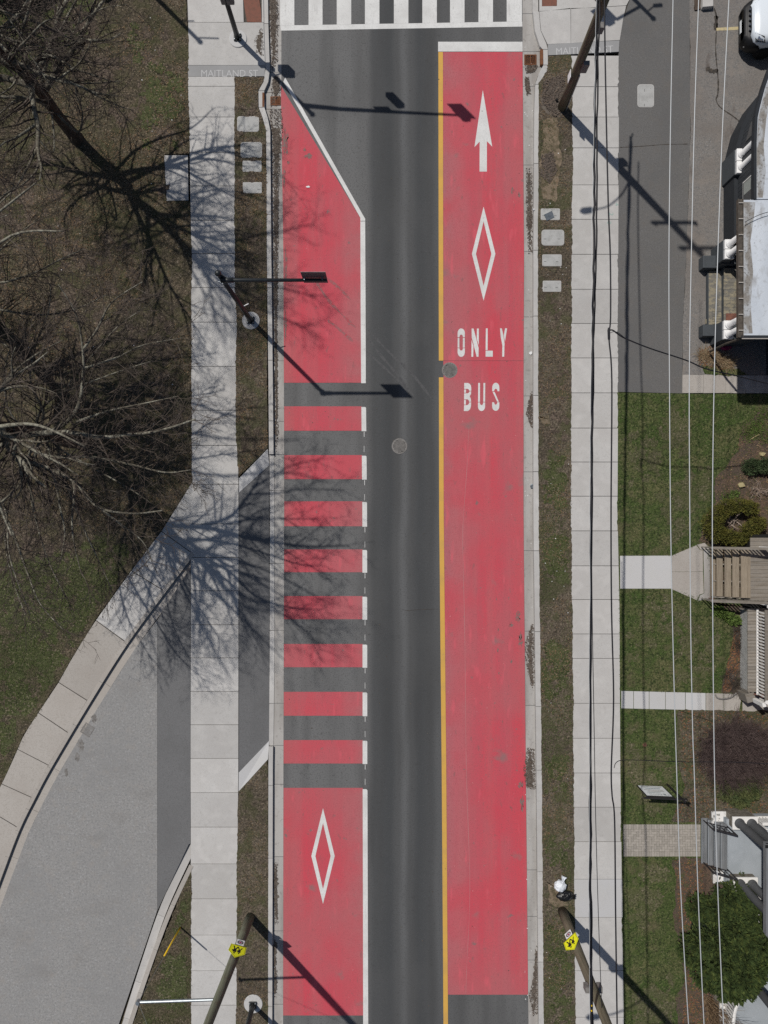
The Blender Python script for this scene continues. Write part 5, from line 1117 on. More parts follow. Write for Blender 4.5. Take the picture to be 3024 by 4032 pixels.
crumb('stone_block', 2917, 1910, (.32, .24, .1), 'stone2', 'tan stone block in the garden bed by the dry vines', 'stone', T + .012)
crumb('stone_block', 2998, 1788, (.24, .22, .1), 'stone2', 'tan stone block above the green boxwood shrub', 'stone', T + .012)
crumb('wood_block', 2860, 1400, (.24, .1, .12), 'stepwood', 'small pale wood block beside the dry grass clump', 'wood', T + .014)
crumb('red_crate', 2857, 1372, (.4, .22, .14), 'signred', 'dark red box in the shade beside the porch', 'box', T + .014)
crumb('valve_cover', 2539, 2932, (.17, .17, .015), 'housewall', 'round reddish valve cover in the right lawn', 'cover', T - .002)
tag(G().tube([P(2954, 1731, T + .03), P(2975, 1718, T + .05), P(2990, 1711, T + .03)], .025, 5).build('wood_stick', M['straw'], None, org=P(2970, 1720, T)), 'pale stick lying in the green ground cover', 'stick')
tag(G().tube(smooth_poly([P(2816, 2735, .16), P(2825, 2748, .18), P(2850, 2752, .2), P(2880, 2745, .2), P(2900, 2728, .22)], 5), .03, 6).build('garden_hose', M['iron'], None, True, org=P(2850, 2745, T)), 'grey hose loop lying on the narrow side walkway', 'hose')
# ------------------------------------------------------------------ bare trees
def rvec(r): 
    while True:
        v = Vector((r.uniform(-1, 1), r.uniform(-1, 1), r.uniform(-1, 1)))
        if .05 < v.length < 1: return v.normalized()
def wander(p, d, L, n, r, wob, lift):
    pts = [Vector(p)]; d = Vector(d).normalized()
    for k in range(n):
        d = (d + rvec(r) * wob + Vector((0, 0, lift))).normalized(); pts.append(pts[-1] + d * (L / n))
    return pts
def along(pts, t):
    f = t * (len(pts) - 1); i = min(int(f), len(pts) - 2); return pts[i].lerp(pts[i + 1], f - i), (pts[i + 1] - pts[i]).normalized()
def side_dir(d, r, ang):
    a = d.orthogonal().normalized(); b = d.cross(a); th = r.uniform(0, 6.283)
    return (d * math.cos(ang) + (a * math.cos(th) + b * math.sin(th)) * math.sin(ang)).normalized()
def foliate(gl, gt, gs, pts, r0, r, dens=1.0, lvl2=1.9, balls=False):
    """secondary branches, twigs and fine twigs on a limb"""
    L = sum((b - a).length for a, b in zip(pts, pts[1:])); n = max(2, int(L / .42 * dens))
    for k in range(n):
        t = .12 + .88 * (k + r.random()) / n; p, d = along(pts, min(t, 1))
        l2 = lvl2 * r.uniform(.55, 1.15) * (1.15 - .45 * t); d2 = side_dir(d, r, r.uniform(.5, 1.05))
        if d2.z < -.35: d2.z *= .3
        b2 = wander(p, d2, l2, 4, r, .22, .05); rr = max(.012, r0 * (1 - .75 * t) * .45)
        gt.tube(b2, [rr, rr * .8, rr * .6, rr * .45, .007], 4, False)
        m = max(2, int(l2 / .27))
        for j in range(m):
            t3 = .15 + .85 * (j + r.random()) / m; p3, d3 = along(b2, min(t3, 1))
            l3 = r.uniform(.3, .75) * (1.2 - .4 * t3); tw = wander(p3, side_dir(d3, r, r.uniform(.45, 1.0)), l3, 3, r, .3, .04)
            gt.tube(tw, [.0072, .006, .0048, .0036], 3, False)
            for i in range(2):
                p4, d4 = along(tw, r.uniform(.3, 1)); f = wander(p4, side_dir(d4, r, r.uniform(.4, 1.0)), r.uniform(.14, .34), 2, r, .3, .02)
                gt.tube(f, [.0052, .0044, .003], 3, False)
                if balls and r.random() < .035: gs.append(f[-1])
def bare_tree(name_label, base_px, h, r0, limbs, seed, auto, lean=(0, 0), balls=False, spread=5.2, dens=1.0, zmin=4.5, azs=None):
    r = random.Random(seed); b = P(*base_px, T)
    t = thing('bare_tree', b, name_label, 'tree', 'leafless trees on the left lawn')
    ctl = [b - Vector((0, 0, .1))]
    for k in range(1, 9):
        f = k / 8; ctl.append(b + Vector((lean[0] * f * h + r.uniform(-.12, .12), lean[1] * f * h + r.uniform(-.12, .12), f * h)))
    tp = smooth_poly(ctl, 4); n = len(tp)
    rad = [max(.03, r0 * (1.35 if i == 0 else 1.12 if i == 1 else 1) * (1 - .88 * (i / (n - 1)) ** 1.1)) for i in range(n)]
    G().tube(tp, rad, 14).build('trunk', M['bark'], t, True)
    gl, gt, gs = G(), G(), []
    allb = []
    for lm in limbs:
        pts = [P(u, v, z) for u, v, z in lm['p']] if 'p' in lm else [P(u - 47 * z, v - 47 * z) + Vector((0, 0, z)) for u, v, z in lm['s']]
        if lm.get('root', True):
            z0 = lm.get('p', lm.get('s'))[0][2] - (.35 if 'p' in lm else .9); k = min(range(n), key=lambda i: abs(tp[i].z - z0)); pts = [tp[k]] + pts
        sp = smooth_poly(pts, 5); R0 = lm['r']; m = len(sp)
        gl.tube(sp, [max(.012, R0 * (1 - .8 * i / (m - 1))) for i in range(m)], 7)
        allb.append((sp, R0, lm.get('d', .5 if 's' in lm else 1.6)))
    for k in range(auto):
        f = zmin / h + (1 - zmin / h) * (k + r.random()) / auto * .97; i = int(f * (n - 1)); p = tp[i]
        az = (k * 2.4 + r.uniform(-.5, .5)) if azs is None else azs(r, k)
        el = r.uniform(.2, .65) + .5 * (f - .4); L = spread * r.uniform(.7, 1.1) * (1.25 - .7 * f)
        d = Vector((math.cos(az) * math.cos(el), math.sin(az) * math.cos(el), math.sin(el)))
        sp = smooth_poly(wander(p, d, L, 5, r, .2, .05), 3); R0 = max(.06, rad[i] * r.uniform(.55, .8)); m = len(sp)
        gl.tube(sp, [max(.012, R0 * (1 - .82 * j / (m - 1))) for j in range(m)], 6); allb.append((sp, R0, 1))
        for q in range(3):                               # forks
            ti = r.uniform(.3, .8); p2, d2 = along(sp, ti); l2 = L * r.uniform(.3, .5)
            s2 = smooth_poly(wander(p2, side_dir(d2, r, r.uniform(.4, .8)), l2, 4, r, .22, .05), 2); rr = R0 * (1 - .75 * ti) * .8; m2 = len(s2)
            gl.tube(s2, [max(.01, rr * (1 - .75 * j / (m2 - 1))) for j in range(m2)], 5); allb.append((s2, rr, .8))
    for sp, R0, dm in allb: foliate(gl, gt, gs, sp, max(R0, .03), r, dens * dm, balls=balls)
    cr = gl.build('limbs', M['limb'], t, True)
    tw = gt.build('crown', M['twig'], t); tw['kind'] = 'stuff'
    if gs:
        q = G()
        for p in gs: q.lathe(p - Vector((0, 0, .05)), [(.012, -.018), (.021, -.006), (.021, .008), (.01, .019)], 6)
        o = q.build('seed_balls', M['seed'], t); o['kind'] = 'stuff'
bare_tree('leafless tree at the top left whose dark trunk crosses the lawn', (302, 546), 12.5, .24, [
    dict(p=[(85, 290, 4.7), (165, 215, 5.1), (250, 185, 5.5), (330, 150, 6.0)], r=.1),
    dict(p=[(165, 216, 5.1), (220, 226, 5.4), (290, 268, 5.8), (380, 300, 6.3), (470, 330, 6.8)], r=.055, root=False),
    dict(p=[(250, 186, 5.5), (305, 100, 6.0), (320, 10, 6.5)], r=.04, root=False),
    dict(p=[(308, 95, 6.0), (400, 35, 6.5), (500, 18, 7.0)], r=.03, root=False),
    dict(p=[(97, 262, 4.8), (102, 200, 5.1), (60, 90, 5.8), (20, 20, 6.3)], r=.07, root=False),
    dict(s=[(800, 940, 8.4), (930, 960, 9.2), (1050, 930, 10.2), (1150, 900, 10.8), (1240, 880, 11.2)], r=.08, d=1.5),
    dict(s=[(760, 1010, 7.6), (880, 1090, 8.5), (1040, 1120, 9.8), (1180, 1150, 10.8), (1230, 1170, 11.1)], r=.075, d=1.5),
    dict(s=[(860, 1130, 8.6), (980, 1210, 9.5), (1130, 1260, 10.5), (1200, 1290, 10.9)], r=.06, d=1.5),
    dict(s=[(470, 680, 3.3), (540, 610, 3.8), (640, 560, 4.3), (760, 520, 5.0), (850, 440, 5.6)], r=.09),
    dict(s=[(430, 740, 3.5), (330, 790, 4.0), (270, 860, 4.6), (275, 960, 5.2)], r=.08),
    dict(s=[(545, 800, 4.9), (560, 900, 5.4), (540, 1010, 6.0)], r=.06),
    dict(p=[(70, 395, 3.4), (20, 430, 4.2), (-60, 500, 5.0)], r=.06),
    dict(p=[(210, 600, 2.9), (120, 520, 3.4), (50, 560, 4.0)], r=.04),
    dict(p=[(305, 520, 2.6), (325, 450, 3.1), (300, 370, 3.7), (295, 290, 4.3)], r=.05),
], 11, 22, lean=(-.01, .01), spread=5.6, zmin=3.0, dens=1.35)
bare_tree('leafless tree rooted beyond the left edge, shadow crossing mid lawn', (-28, 1280), 13, .25, [
    dict(s=[(260, 1560, 5.6), (362, 1599, 6.4), (521, 1565, 7.2), (752, 1594, 8.5), (900, 1640, 9.5), (1020, 1660, 10.2)], r=.12),
    dict(s=[(338, 1672, 6.8), (480, 1700, 7.6), (640, 1690, 8.4), (800, 1720, 9.3), (960, 1740, 10.2), (1180, 1730, 11.2)], r=.11),
    dict(s=[(360, 1690, 7.2), (520, 1800, 8.2), (700, 1850, 9.2), (900, 1880, 10.2), (1120, 1860, 11.2), (1300, 1900, 11.8)], r=.1),
    dict(s=[(230, 1570, 5.4), (230, 1680, 6.0), (200, 1800, 6.6)], r=.08),
    dict(p=[(-160, 1150, 4.0), (-20, 1120, 4.3), (120, 1080, 4.6), (240, 1020, 5.0), (330, 980, 5.3)], r=.07, d=2.4),
    dict(p=[(-160, 1200, 3.8), (0, 1220, 4.1), (150, 1240, 4.4), (290, 1220, 4.8), (420, 1160, 5.2)], r=.07, d=2.4),
    dict(p=[(-180, 1260, 4.2), (-40, 1320, 4.4), (90, 1400, 4.7), (200, 1430, 5.0)], r=.06, d=2.2),
    dict(p=[(-170, 1120, 4.6), (-40, 1020, 4.9), (60, 930, 5.2), (160, 860, 5.6)], r=.06, d=2.2)], 23, 24, spread=6.0, zmin=4.0, dens=1.35, azs=lambda r, k: r.uniform(-2.3, 2.3))
bare_tree('pale-limbed tree with seed balls spreading over the diagonal path', (330, 1742), 14.0, .27, [
    dict(s=[(700, 2200, 8.2), (860, 2340, 9.2), (1000, 2480, 10.3), (1120, 2600, 11.2)], r=.1),
    dict(s=[(680, 2220, 8.2), (760, 2380, 9.0), (840, 2540, 9.9), (920, 2680, 10.7)], r=.09),
    dict(s=[(640, 2180, 7.4), (600, 2320, 8.1), (590, 2480, 8.8), (640, 2640, 9.6)], r=.08),
    dict(s=[(620, 2150, 7.0), (540, 2240, 7.6), (500, 2360, 8.2), (430, 2480, 8.9)], r=.07),
    dict(s=[(720, 2160, 8.0), (900, 2200, 9.0), (1080, 2260, 10.0), (1300, 2380, 11.2)], r=.1),
    dict(p=[(70, 1716, 6.2), (231, 1700, 6.7), (386, 1720, 7.1), (482, 1715, 7.4), (627, 1696, 7.9), (770, 1650, 8.4)], r=.12),
    dict(p=[(200, 1700, 6.6), (260, 1662, 6.8), (309, 1599, 7.1), (328, 1479, 7.5), (326, 1372, 7.9), (299, 1237, 8.4), (230, 1120, 8.8)], r=.085, root=False),
    dict(p=[(328, 1376, 7.9), (386, 1290, 8.2), (440, 1190, 8.6), (560, 1110, 9.0)], r=.045, root=False),
    dict(p=[(330, 1450, 7.6), (460, 1408, 7.9), (560, 1360, 8.2), (720, 1330, 8.6)], r=.04, root=False),
    dict(p=[(300, 1662, 6.9), (420, 1620, 7.1), (560, 1590, 7.4), (700, 1560, 7.8)], r=.05, root=False),
    dict(p=[(60, 1790, 6.0), (116, 1812, 6.2), (72, 1916, 6.6), (0, 1983, 7.2), (-60, 2060, 7.6)], r=.09),
    dict(p=[(60, 1800, 6.2), (140, 1824, 6.4), (202, 1848, 6.7), (289, 1892, 7.0), (337, 1945, 7.2), (395, 2002, 7.5), (521, 2022, 7.9), (640, 2010, 8.3)], r=.1),
    dict(p=[(205, 1850, 6.7), (220, 1900, 6.8), (236, 1993, 7.1), (255, 2094, 7.4), (240, 2200, 7.8)], r=.055, root=False),
    dict(p=[(289, 1895, 7.0), (294, 1945, 7.1), (284, 2041, 7.4), (290, 2130, 7.7), (320, 2260, 8.1)], r=.055, root=False),
    dict(p=[(395, 2002, 7.5), (470, 2060, 7.8), (560, 2130, 8.2), (600, 2210, 8.6)], r=.04, root=False),
    dict(p=[(0, 1990, 5.0), (60, 2120, 5.2), (110, 2260, 5.6), (160, 2380, 6.0), (250, 2480, 6.3)], r=.05, root=False),
    dict(p=[(200, 1800, 6.0), (360, 1800, 6.3), (520, 1830, 6.6), (650, 1860, 6.9), (750, 1850, 7.2)], r=.06, root=False),
    dict(p=[(-60, 1860, 6.2), (20, 2000, 6.4), (40, 2200, 6.8), (120, 2420, 7.2)], r=.06),
    dict(p=[(150, 1640, 4.4), (220, 1560, 4.6), (420, 1480, 5.0), (600, 1420, 5.4)], r=.06, d=2.2),
    dict(p=[(140, 1780, 4.2), (120, 1920, 4.4), (150, 2080, 4.6), (200, 2230, 4.9), (260, 2350, 5.2)], r=.06, d=2.4),
    dict(p=[(200, 1790, 4.0), (270, 1930, 4.3), (330, 2080, 4.6), (390, 2210, 4.9), (440, 2320, 5.2)], r=.06, d=2.4),
    dict(p=[(110, 1800, 4.4), (40, 1960, 4.6), (20, 2120, 4.8), (50, 2280, 5.0), (100, 2420, 5.3)], r=.06, d=2.4),
    dict(p=[(240, 1770, 3.8), (380, 1850, 4.2), (520, 1930, 4.6), (620, 2000, 5.0)], r=.05, d=1.6),
    dict(p=[(170, 1620, 4.6), (120, 1500, 4.8), (140, 1360, 5.0), (190, 1230, 5.3), (200, 1120, 5.6)], r=.06, d=2.4),
    dict(p=[(210, 1640, 4.2), (280, 1500, 4.5), (380, 1380, 4.8), (470, 1280, 5.1), (590, 1200, 5.5)], r=.055, d=2.2),
    dict(p=[(90, 1690, 5.2), (30, 1600, 5.3), (20, 1450, 5.5), (60, 1320, 5.8)], r=.05, d=2.2),
], 37, 10, lean=(.0, -.012), balls=True, spread=6.2, zmin=6.2, dens=1.2, azs=lambda r, k: [-.9, -.2, .6, -1.5, 1.2, -2.2, 1.9, -.5, -1.2, .2, 2.4][k % 11] + r.uniform(-.25, .25))

# ------------------------------------------------------------------ shrubs and ground plants
def leaf_cloud(name, m, par, blobs, n, size, seed, shell=.55, flat=0.0):
    """many leaf-sized sprays spread through lumpy blobs (world centre, radii)"""
    r = np.random.default_rng(seed); V = []; F = []; per = n // len(blobs)
    for c, R in blobs:
        d = r.normal(size=(per, 3)); d /= np.linalg.norm(d, axis=1)[:, None]
        d[:, 2] = np.where(d[:, 2] < -.3, -d[:, 2], d[:, 2])
        k = shell + (1 - shell) * r.random(per) ** .6
        lump = 1 + .13 * np.sin(d[:, 0] * 7 + c[0] * 3) * np.cos(d[:, 1] * 6 + c[1]) + .1 * np.sin(d[:, 2] * 9 + d[:, 0] * 5)
        p = np.array(c) + d * np.array(R) * (k * lump)[:, None]
        p[:, 2] = np.maximum(p[:, 2], T + .02)
        t1 = d + r.normal(size=(per, 3)) * .55; t1[:, 2] += flat; t1 /= np.linalg.norm(t1, axis=1)[:, None]
        s1 = np.cross(t1, r.normal(size=(per, 3))); s1 /= np.linalg.norm(s1, axis=1)[:, None]
        L = size * r.uniform(.6, 1.4, per)[:, None]; W = L * .42
        q = np.stack([p, p + t1 * L * .5 + s1 * W * .5, p + t1 * L, p + t1 * L * .5 - s1 * W * .5], axis=1).reshape(-1, 3)
        b = sum(len(x) for x in V); V.append(q); F.append(np.arange(per * 4).reshape(-1, 4) + b)
    q = G(); q.v = [tuple(x) for x in np.concatenate(V)]; q.f = [tuple(int(i) for i in x) for x in np.concatenate(F)]
    o = q.build(name, m, par); o['kind'] = 'stuff'; return o
def stems(par, c, n, h, spread, r0, m, seed, nm='stems', fan=None, sub=3, wob=.3):
    r = random.Random(seed); q = G()
    for k in range(n):
        az = r.uniform(0, 6.283) if fan is None else r.uniform(*fan); out = spread * r.uniform(.3, 1)
        p = Vector(c) + Vector((r.uniform(-.15, .15), r.uniform(-.15, .15), 0)); d = Vector((math.cos(az) * out, math.sin(az) * out, h * r.uniform(.6, 1.1)))
        pts = wander(p, d, d.length, 5, r, wob * .5, -.03); q.tube(pts, [r0, r0 * .8, r0 * .65, r0 * .5, r0 * .4, r0 * .25], 4, False)
        for j in range(sub):
            p2, d2 = along(pts, r.uniform(.3, .95)); q.tube(wander(p2, side_dir(d2, r, r.uniform(.4, .9)), d.length * r.uniform(.2, .45), 3, r, wob, 0), [r0 * .45, r0 * .35, r0 * .28, r0 * .18], 3, False)
    o = q.build(nm, m, par); o['kind'] = 'stuff'; return o
# golden cypress ring
c = P(2872, 2058, T); t = thing('golden_cypress', c, 'low golden-olive cypress shrub with an open dark centre by the wooden steps', 'shrub')
bl = [((P(u, v, .5).x, P(u, v, .5).y, T + h), (rx, ry, .36)) for u, v, rx, ry, h in ((2905, 1992, .42, .3, .4), (2945, 2002, .36, .28, .4), (2860, 2000, .4, .32, .45), (2820, 2025, .42, .36, .45), (2795, 2062, .4, .36, .45), (2815, 2098, .42, .34, .42), (2862, 2112, .42, .3, .4), (2895, 2125, .34, .26, .36), (2948, 2085, .36, .3, .4), (2975, 2062, .34, .28, .4), (2942, 2112, .26, .22, .3))]
leaf_cloud('foliage', M['fol_gold'], t, bl, 15000, .075, 2, .5)
stems(t, c, 9, .45, .5, .035, M['vine'], 4, sub=2)
c = P(2985, 1838, T); t = thing('boxwood_shrub', c, 'spreading green shrub with pale tips above the dry vines', 'shrub')
leaf_cloud('foliage', M['fol_box'], t, [((c.x - .35, c.y, T + .2), (.4, .3, .3)), ((c.x + .25, c.y + .02, T + .2), (.5, .34, .34)), ((c.x + .8, c.y - .05, T + .2), (.4, .34, .3))], 6000, .07, 5, .4); stems(t, c, 6, .3, .4, .02, M['bark'], 6)
c = P(2986, 1935, T); t = thing('dry_vines', c, 'tangle of pale dry vine stems in the garden bed', 'dry plant')
stems(t, c, 34, .3, .55, .012, M['vine'], 7, wob=.9, sub=3)
for k, (u, v, s) in enumerate(((2870, 1962, .25), (2960, 1700, .5), (2985, 1640, .6), (2925, 1720, .35), (2960, 1760, .4))):
    pass
gc = G(); rr = random.Random(9)
t = thing('ground_ivy', P(2970, 1700, T), 'patch of bright green ground cover at the garden bed edge', 'ground cover')
bx = P(2972, 1700, T)
leaf_cloud('foliage', M['fol_lily'], t, [((bx.x + dx, bx.y + dy, T + .02), (.45, .4, .06)) for dx, dy in ((-.3, -.1), (.1, .3), (.4, .7), (.45, -.2), (-.1, .1))], 3200, .05, 13, .1)
c = P(2862, 1955, T); t = thing('weed_clump', c, 'small green weeds left of the golden cypress', 'weeds')
leaf_cloud('foliage', M['fol_lily'], t, [((c.x, c.y, T), (.3, .22, .1)), ((c.x + .3, c.y + .1, T), (.2, .15, .08))], 500, .07, 14, .2)
# bare purple-brown shrub, juniper
c = P(2865, 2945, T); t = thing('barberry_shrub', c, 'wide leafless purple-brown shrub in the bed beneath the service wire', 'shrub')
for k, (dx, dy) in enumerate(((-.8, -.15), (.1, .7), (.2, -.55), (.9, .5), (1.0, -.4), (-.5, .5), (-.4, -.7), (.4, 0))): stems(t, c + Vector((dx, dy, 0)), 190, 1.0, .85, .009, M['barberry'], 40 + k, nm='stems', sub=7, wob=.5)
c = P(2895, 3085, T); t = thing('juniper_shrub', c, 'low feathery green juniper above the stone piers', 'shrub')
leaf_cloud('foliage', M['fol_juniper'], t, [((c.x, c.y, T + .2), (.6, .5, .3)), ((c.x - .3, c.y - .25, T + .2), (.5, .4, .25)), ((c.x + .35, c.y + .3, T + .2), (.45, .45, .25)), ((c.x + .1, c.y - .5, T + .18), (.4, .4, .22)), ((c.x + .5, c.y - .2, T + .18), (.4, .4, .22))], 9000, .1, 17, .35); stems(t, c, 8, .3, .6, .02, M['bark'], 18)
# large yew
c = P(2800, 3625, T); t = thing('yew_shrub', c, 'large dense dark green yew in front of the curved porch', 'shrub')
bl = [((c.x, c.y, T + 1.0), (1.2, 1.4, 1.35)), ((c.x + .3, c.y - .8, T + 1.0), (1.2, 1.3, 1.3))]
ry = random.Random(4)
for k in range(26):
    a = k * 2.4; q_ = math.sqrt((k + .5) / 26); bl.append(((c.x + .05 + 1.42 * q_ * math.cos(a) + .2 * q_, c.y - .2 + 2.15 * q_ * math.sin(a), T + .5 + 1.5 * (1 - q_ * q_) + ry.uniform(-.1, .4)), (ry.uniform(.4, .6), ry.uniform(.4, .6), ry.uniform(.5, .75))))
leaf_cloud('foliage', M['fol_yew'], t, bl, 40000, .15, 19, .6, .2); stems(t, c, 10, 1.6, .7, .05, M['bark'], 20)
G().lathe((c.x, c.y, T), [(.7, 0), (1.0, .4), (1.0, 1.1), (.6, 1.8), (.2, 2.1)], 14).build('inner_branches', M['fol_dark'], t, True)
c = P(2780, 3935, T); t = thing('bare_stem_shrub', c, 'leafless brown multi-stem shrub fanning out at the bottom right', 'shrub')
stems(t, c, 60, 1.5, .8, .014, M['leafdry'], 25, fan=(-1.9, .25), sub=4, wob=.25)
# ornamental grass, perennials by the lattice
c = P(2815, 1412, T); t = thing('dry_grass_clump', c, 'heap of tan dry ornamental grass beside the dark house porch', 'dry grass')
for k, (dx, dy) in enumerate(((-.5, .1), (-.15, 0), (.2, -.1), (.55, -.2))): stems(t, c + Vector((dx, dy, 0)), 150, .18, .55, .007, M['straw'], 50 + k, sub=0, wob=.5)
c = P(2858, 2425, T); t = thing('daylily_clump', c, 'fresh green lily leaves below the wooden steps', 'plant')
leaf_cloud('foliage', M['fol_lily'], t, [((c.x + dx, c.y - dx * .6, T), (.22, .16, .2)) for dx in (-.35, -.1, .15, .35)], 1100, .14, 27, .1, .4)
for k, (u, v, lab) in enumerate(((2900, 2490, 'grey dead lavender tuft nearest the lily leaves'), (2905, 2545, 'grey dead tuft halfway along the lattice'), (2875, 2660, 'grey matted dead grass tuft near the hose loop'), (2890, 2700, 'grey matted dead grass tuft at the lattice corner'))):
    c = P(u, v, T); t = thing('dead_tuft', c, lab, 'dead plant', 'dead tufts by the lattice'); stems(t, c, 130, .22, .38 if k < 2 else .5, .006, M['twig'], 60 + k, sub=1, wob=.4)
# dark evergreens at the very top left
c = P(40, -70, T); t = thing('dark_evergreen', c, 'dark evergreen shrub at the top left corner of the lawn', 'shrub')
leaf_cloud('foliage', M['fol_dark'], t, [((c.x, c.y, T + .6), (1.3, 1.0, .8)), ((c.x + .8, c.y - .2, T + .4), (.8, .7, .6)), ((c.x - .5, c.y - .3, T + .5), (.9, .8, .7))], 9000, .12, 29, .5); stems(t, c, 6, .8, .5, .03, M['bark'], 30)
c = P(417, -10, T); t = thing('small_evergreen', c, 'small dark round shrub at the top edge of the lawn', 'shrub')
leaf_cloud('foliage', M['fol_dark'], t, [((c.x, c.y, T + .15), (.16, .16, .18))], 900, .06, 31, .3); stems(t, c, 4, .2, .1, .01, M['bark'], 32)

# ------------------------------------------------------------------ loose stuff: leaves, blades, gutter debris
def inside(poly, x, y):
    n = len(poly); res = np.zeros(len(x), bool); j = n - 1
    for i in range(n):
        xi_, yi_ = poly[i]; xj, yj = poly[j]
        cnd = ((yi_ > y) != (yj > y)) & (x < (xj - xi_) * (y - yi_) / ((yj - yi_) or 1e-9) + xi_)
        res ^= cnd; j = i
    return res
def scatter(name, m, poly, n, size, z, seed, label=None, blade=False, clump=None, holes=()):
    """flakes or blades strewn over a pixel polygon"""
    r = np.random.default_rng(seed); P_ = np.array(poly); x0, y0 = P_.min(0); x1, y1 = P_.max(0)
    u = r.uniform(x0, x1, n * 3); v = r.uniform(y0, y1, n * 3)
    if clump:
        f = np.sin(u * clump * .9 + seed) * np.cos(v * clump + seed * 2) + .7 * np.sin((u + v) * clump * .37 + seed) + r.normal(size=u.size) * .5
        k = f > .15; u, v = u[k], v[k]
    k = inside(poly, u, v)
    for h_ in holes: k &= ~inside(h_, u, v)
    u, v = u[k][:n], v[k][:n]; n = len(u); kk = CAM_H / FOC
    p = np.stack([(u - CX) * kk, (CY - v) * kk, np.full(n, z)], 1)
    an = r.uniform(0, 6.283, n); L = size * r.uniform(.5, 1.5, n)
    if blade:
        d = np.stack([np.cos(an) * .8, np.sin(an) * .8, r.uniform(.5, 1.3, n)], 1); s = np.stack([-np.sin(an), np.cos(an), np.zeros(n)], 1)
        q = np.stack([p - s * L[:, None] * .12, p + s * L[:, None] * .12, p + d * L[:, None]], 1).reshape(-1, 3); F = np.arange(n * 3).reshape(-1, 3)
    else:
        d = np.stack([np.cos(an), np.sin(an), r.uniform(-.35, .35, n)], 1); s = np.stack([-np.sin(an), np.cos(an), r.uniform(-.35, .35, n)], 1)
        p[:, 2] += size * .3
        q = np.stack([p - d * L[:, None] * .5, p - s * L[:, None] * .3, p + d * L[:, None] * .5, p + s * L[:, None] * .3], 1).reshape(-1, 3); F = np.arange(n * 4).reshape(-1, 4)
    g_ = G(); g_.v = [tuple(x) for x in q]; g_.f = [tuple(int(i) for i in x) for x in F]
    o = g_.build(name, M[m]); o['kind'] = 'stuff'
    if label: tag(o, label, 'leaves' if not blade else 'grass')
    return o
LL = [(-250, -200), (722, -200), (744, 330), (752, 612), (650, 612), (652, 798), (752, 800), (757, 1300), (757, 1890), (636, 2088), (383, 2436), (235, 2678), (40, 3018), (-100, 3300), (-250, 3300)]
scatter('grass', 'bladeb', LL, 60000, .06, T + .004, 1, 'dull winter grass over the left lawn', True)
scatter('leaf_litter', 'leafdry', [p for p in LL if p[1] < 2100] + [(-250, 2100)], 14000, .055, T + .004, 2, 'brown leaf litter strewn over the left lawn', clump=.013)
RL = [(2436, 1556), (3100, 1556), (3100, 4200), (2460, 4200), (2440, 3024), (2430, 2300)]
hl = [[(2430, 2180), (2640, 2186), (2770, 2130), (2800, 2360), (2640, 2320), (2430, 2318)], [(2430, 2712), (3100, 2735), (3100, 2800), (2430, 2788)], [(2440, 3232), (2860, 3232), (3100, 3240), (3100, 4200), (2760, 3900), (2760, 3374), (2440, 3372)]]
scatter('grass', 'bladeg', RL, 55000, .06, T - .002, 3, 'green grass over the right lawns', True, holes=hl)
VR = [(2158, 232), (2240, 228), (2248, 600), (2243, 1500), (2248, 2600), (2258, 4100), (2140, 4100), (2130, 3024), (2119, 2016), (2118, 400)]
scatter('grass', 'bladeb', [(2119, 900), (2246, 900), (2243, 1500), (2248, 2600), (2258, 4100), (2140, 4100), (2130, 3024), (2119, 2016)], 9000, .05, T + .004, 4, 'thin grass along the right verge', True, holes=LIDS)
scatter('leaf_litter', 'leafdry', VR, 4500, .045, T + .004, 5, 'leaf fragments along the right verge', clump=.03, holes=LIDS)
VL = [(930, 315), (1040, 315), (1020, 365), (1020, 430), (1052, 520), (1056, 1760), (944, 1875), (932, 1600), (935, 1300), (929, 1000)]
scatter('grass', 'bladeb', VL, 6000, .05, T + .004, 6, 'thin grass along the left verge', True, holes=LIDS)
scatter('leaf_litter', 'leafdry', VL, 3500, .045, T + .004, 7, 'leaf fragments along the left verge', clump=.03, holes=LIDS)
VS = [(942, 3120), (1055, 2995), (1058, 4100), (934, 4100)]
scatter('grass', 'bladeb', VS, 4500, .05, T + .004, 8, 'thin grass along the lower left verge', True)
scatter('leaf_litter', 'leafdry', VS, 900, .04, T + .004, 9, 'leaf fragments along the lower left verge', clump=.03)
KG = [(757, 3425), (756, 4200), (480, 4200), (540, 4000), (608, 3800), (686, 3592)]
scatter('grass', 'bladeb', KG, 6000, .055, T + .004, 10, 'grass in the triangle beside the driveway', True)
for i, (pl, n, mm, lab) in enumerate([
    ([(2915, 1690), (2858, 1835), (2812, 1885), (2810, 1975), (2768, 2040), (2745, 2130), (3050, 2150), (3050, 1640)], 1300, 'leafdry', 'dead leaves in the bed around the golden cypress'),
    ([(2885, 2480), (2905, 2480), (2905, 2600), (2870, 2720), (2838, 2720), (2855, 2620)], 700, 'leafrust', 'rust-brown leaves in front of the lattice'),
    ([(2665, 2795), (3050, 2800), (3050, 3190), (2760, 3230), (2640, 3225), (2690, 3085)], 1500, 'leafrust', 'rust-brown leaves under the barberry'),
    ([(2650, 3380), (2760, 3380), (2770, 3600), (2900, 3950), (2880, 4100), (2675, 4100), (2690, 3850), (2672, 3700)], 2400, 'leafrust', 'rust-brown leaves around the yew'),
    ([(2740, 1375), (2800, 1365), (2890, 1440), (2850, 1462), (2745, 1440)], 350, 'leafrust', 'rust-brown leaves at the dry grass clump')]):
    scatter('leaf_litter', mm, pl, n, .055, T + .013, 20 + i, lab)
scatter('grass', 'bladeg', [(-100, -150), (330, -150), (300, 180), (180, 300), (-100, 330)], 12000, .055, T + .004, 31, 'greener grass in the top left corner', True, clump=.02)
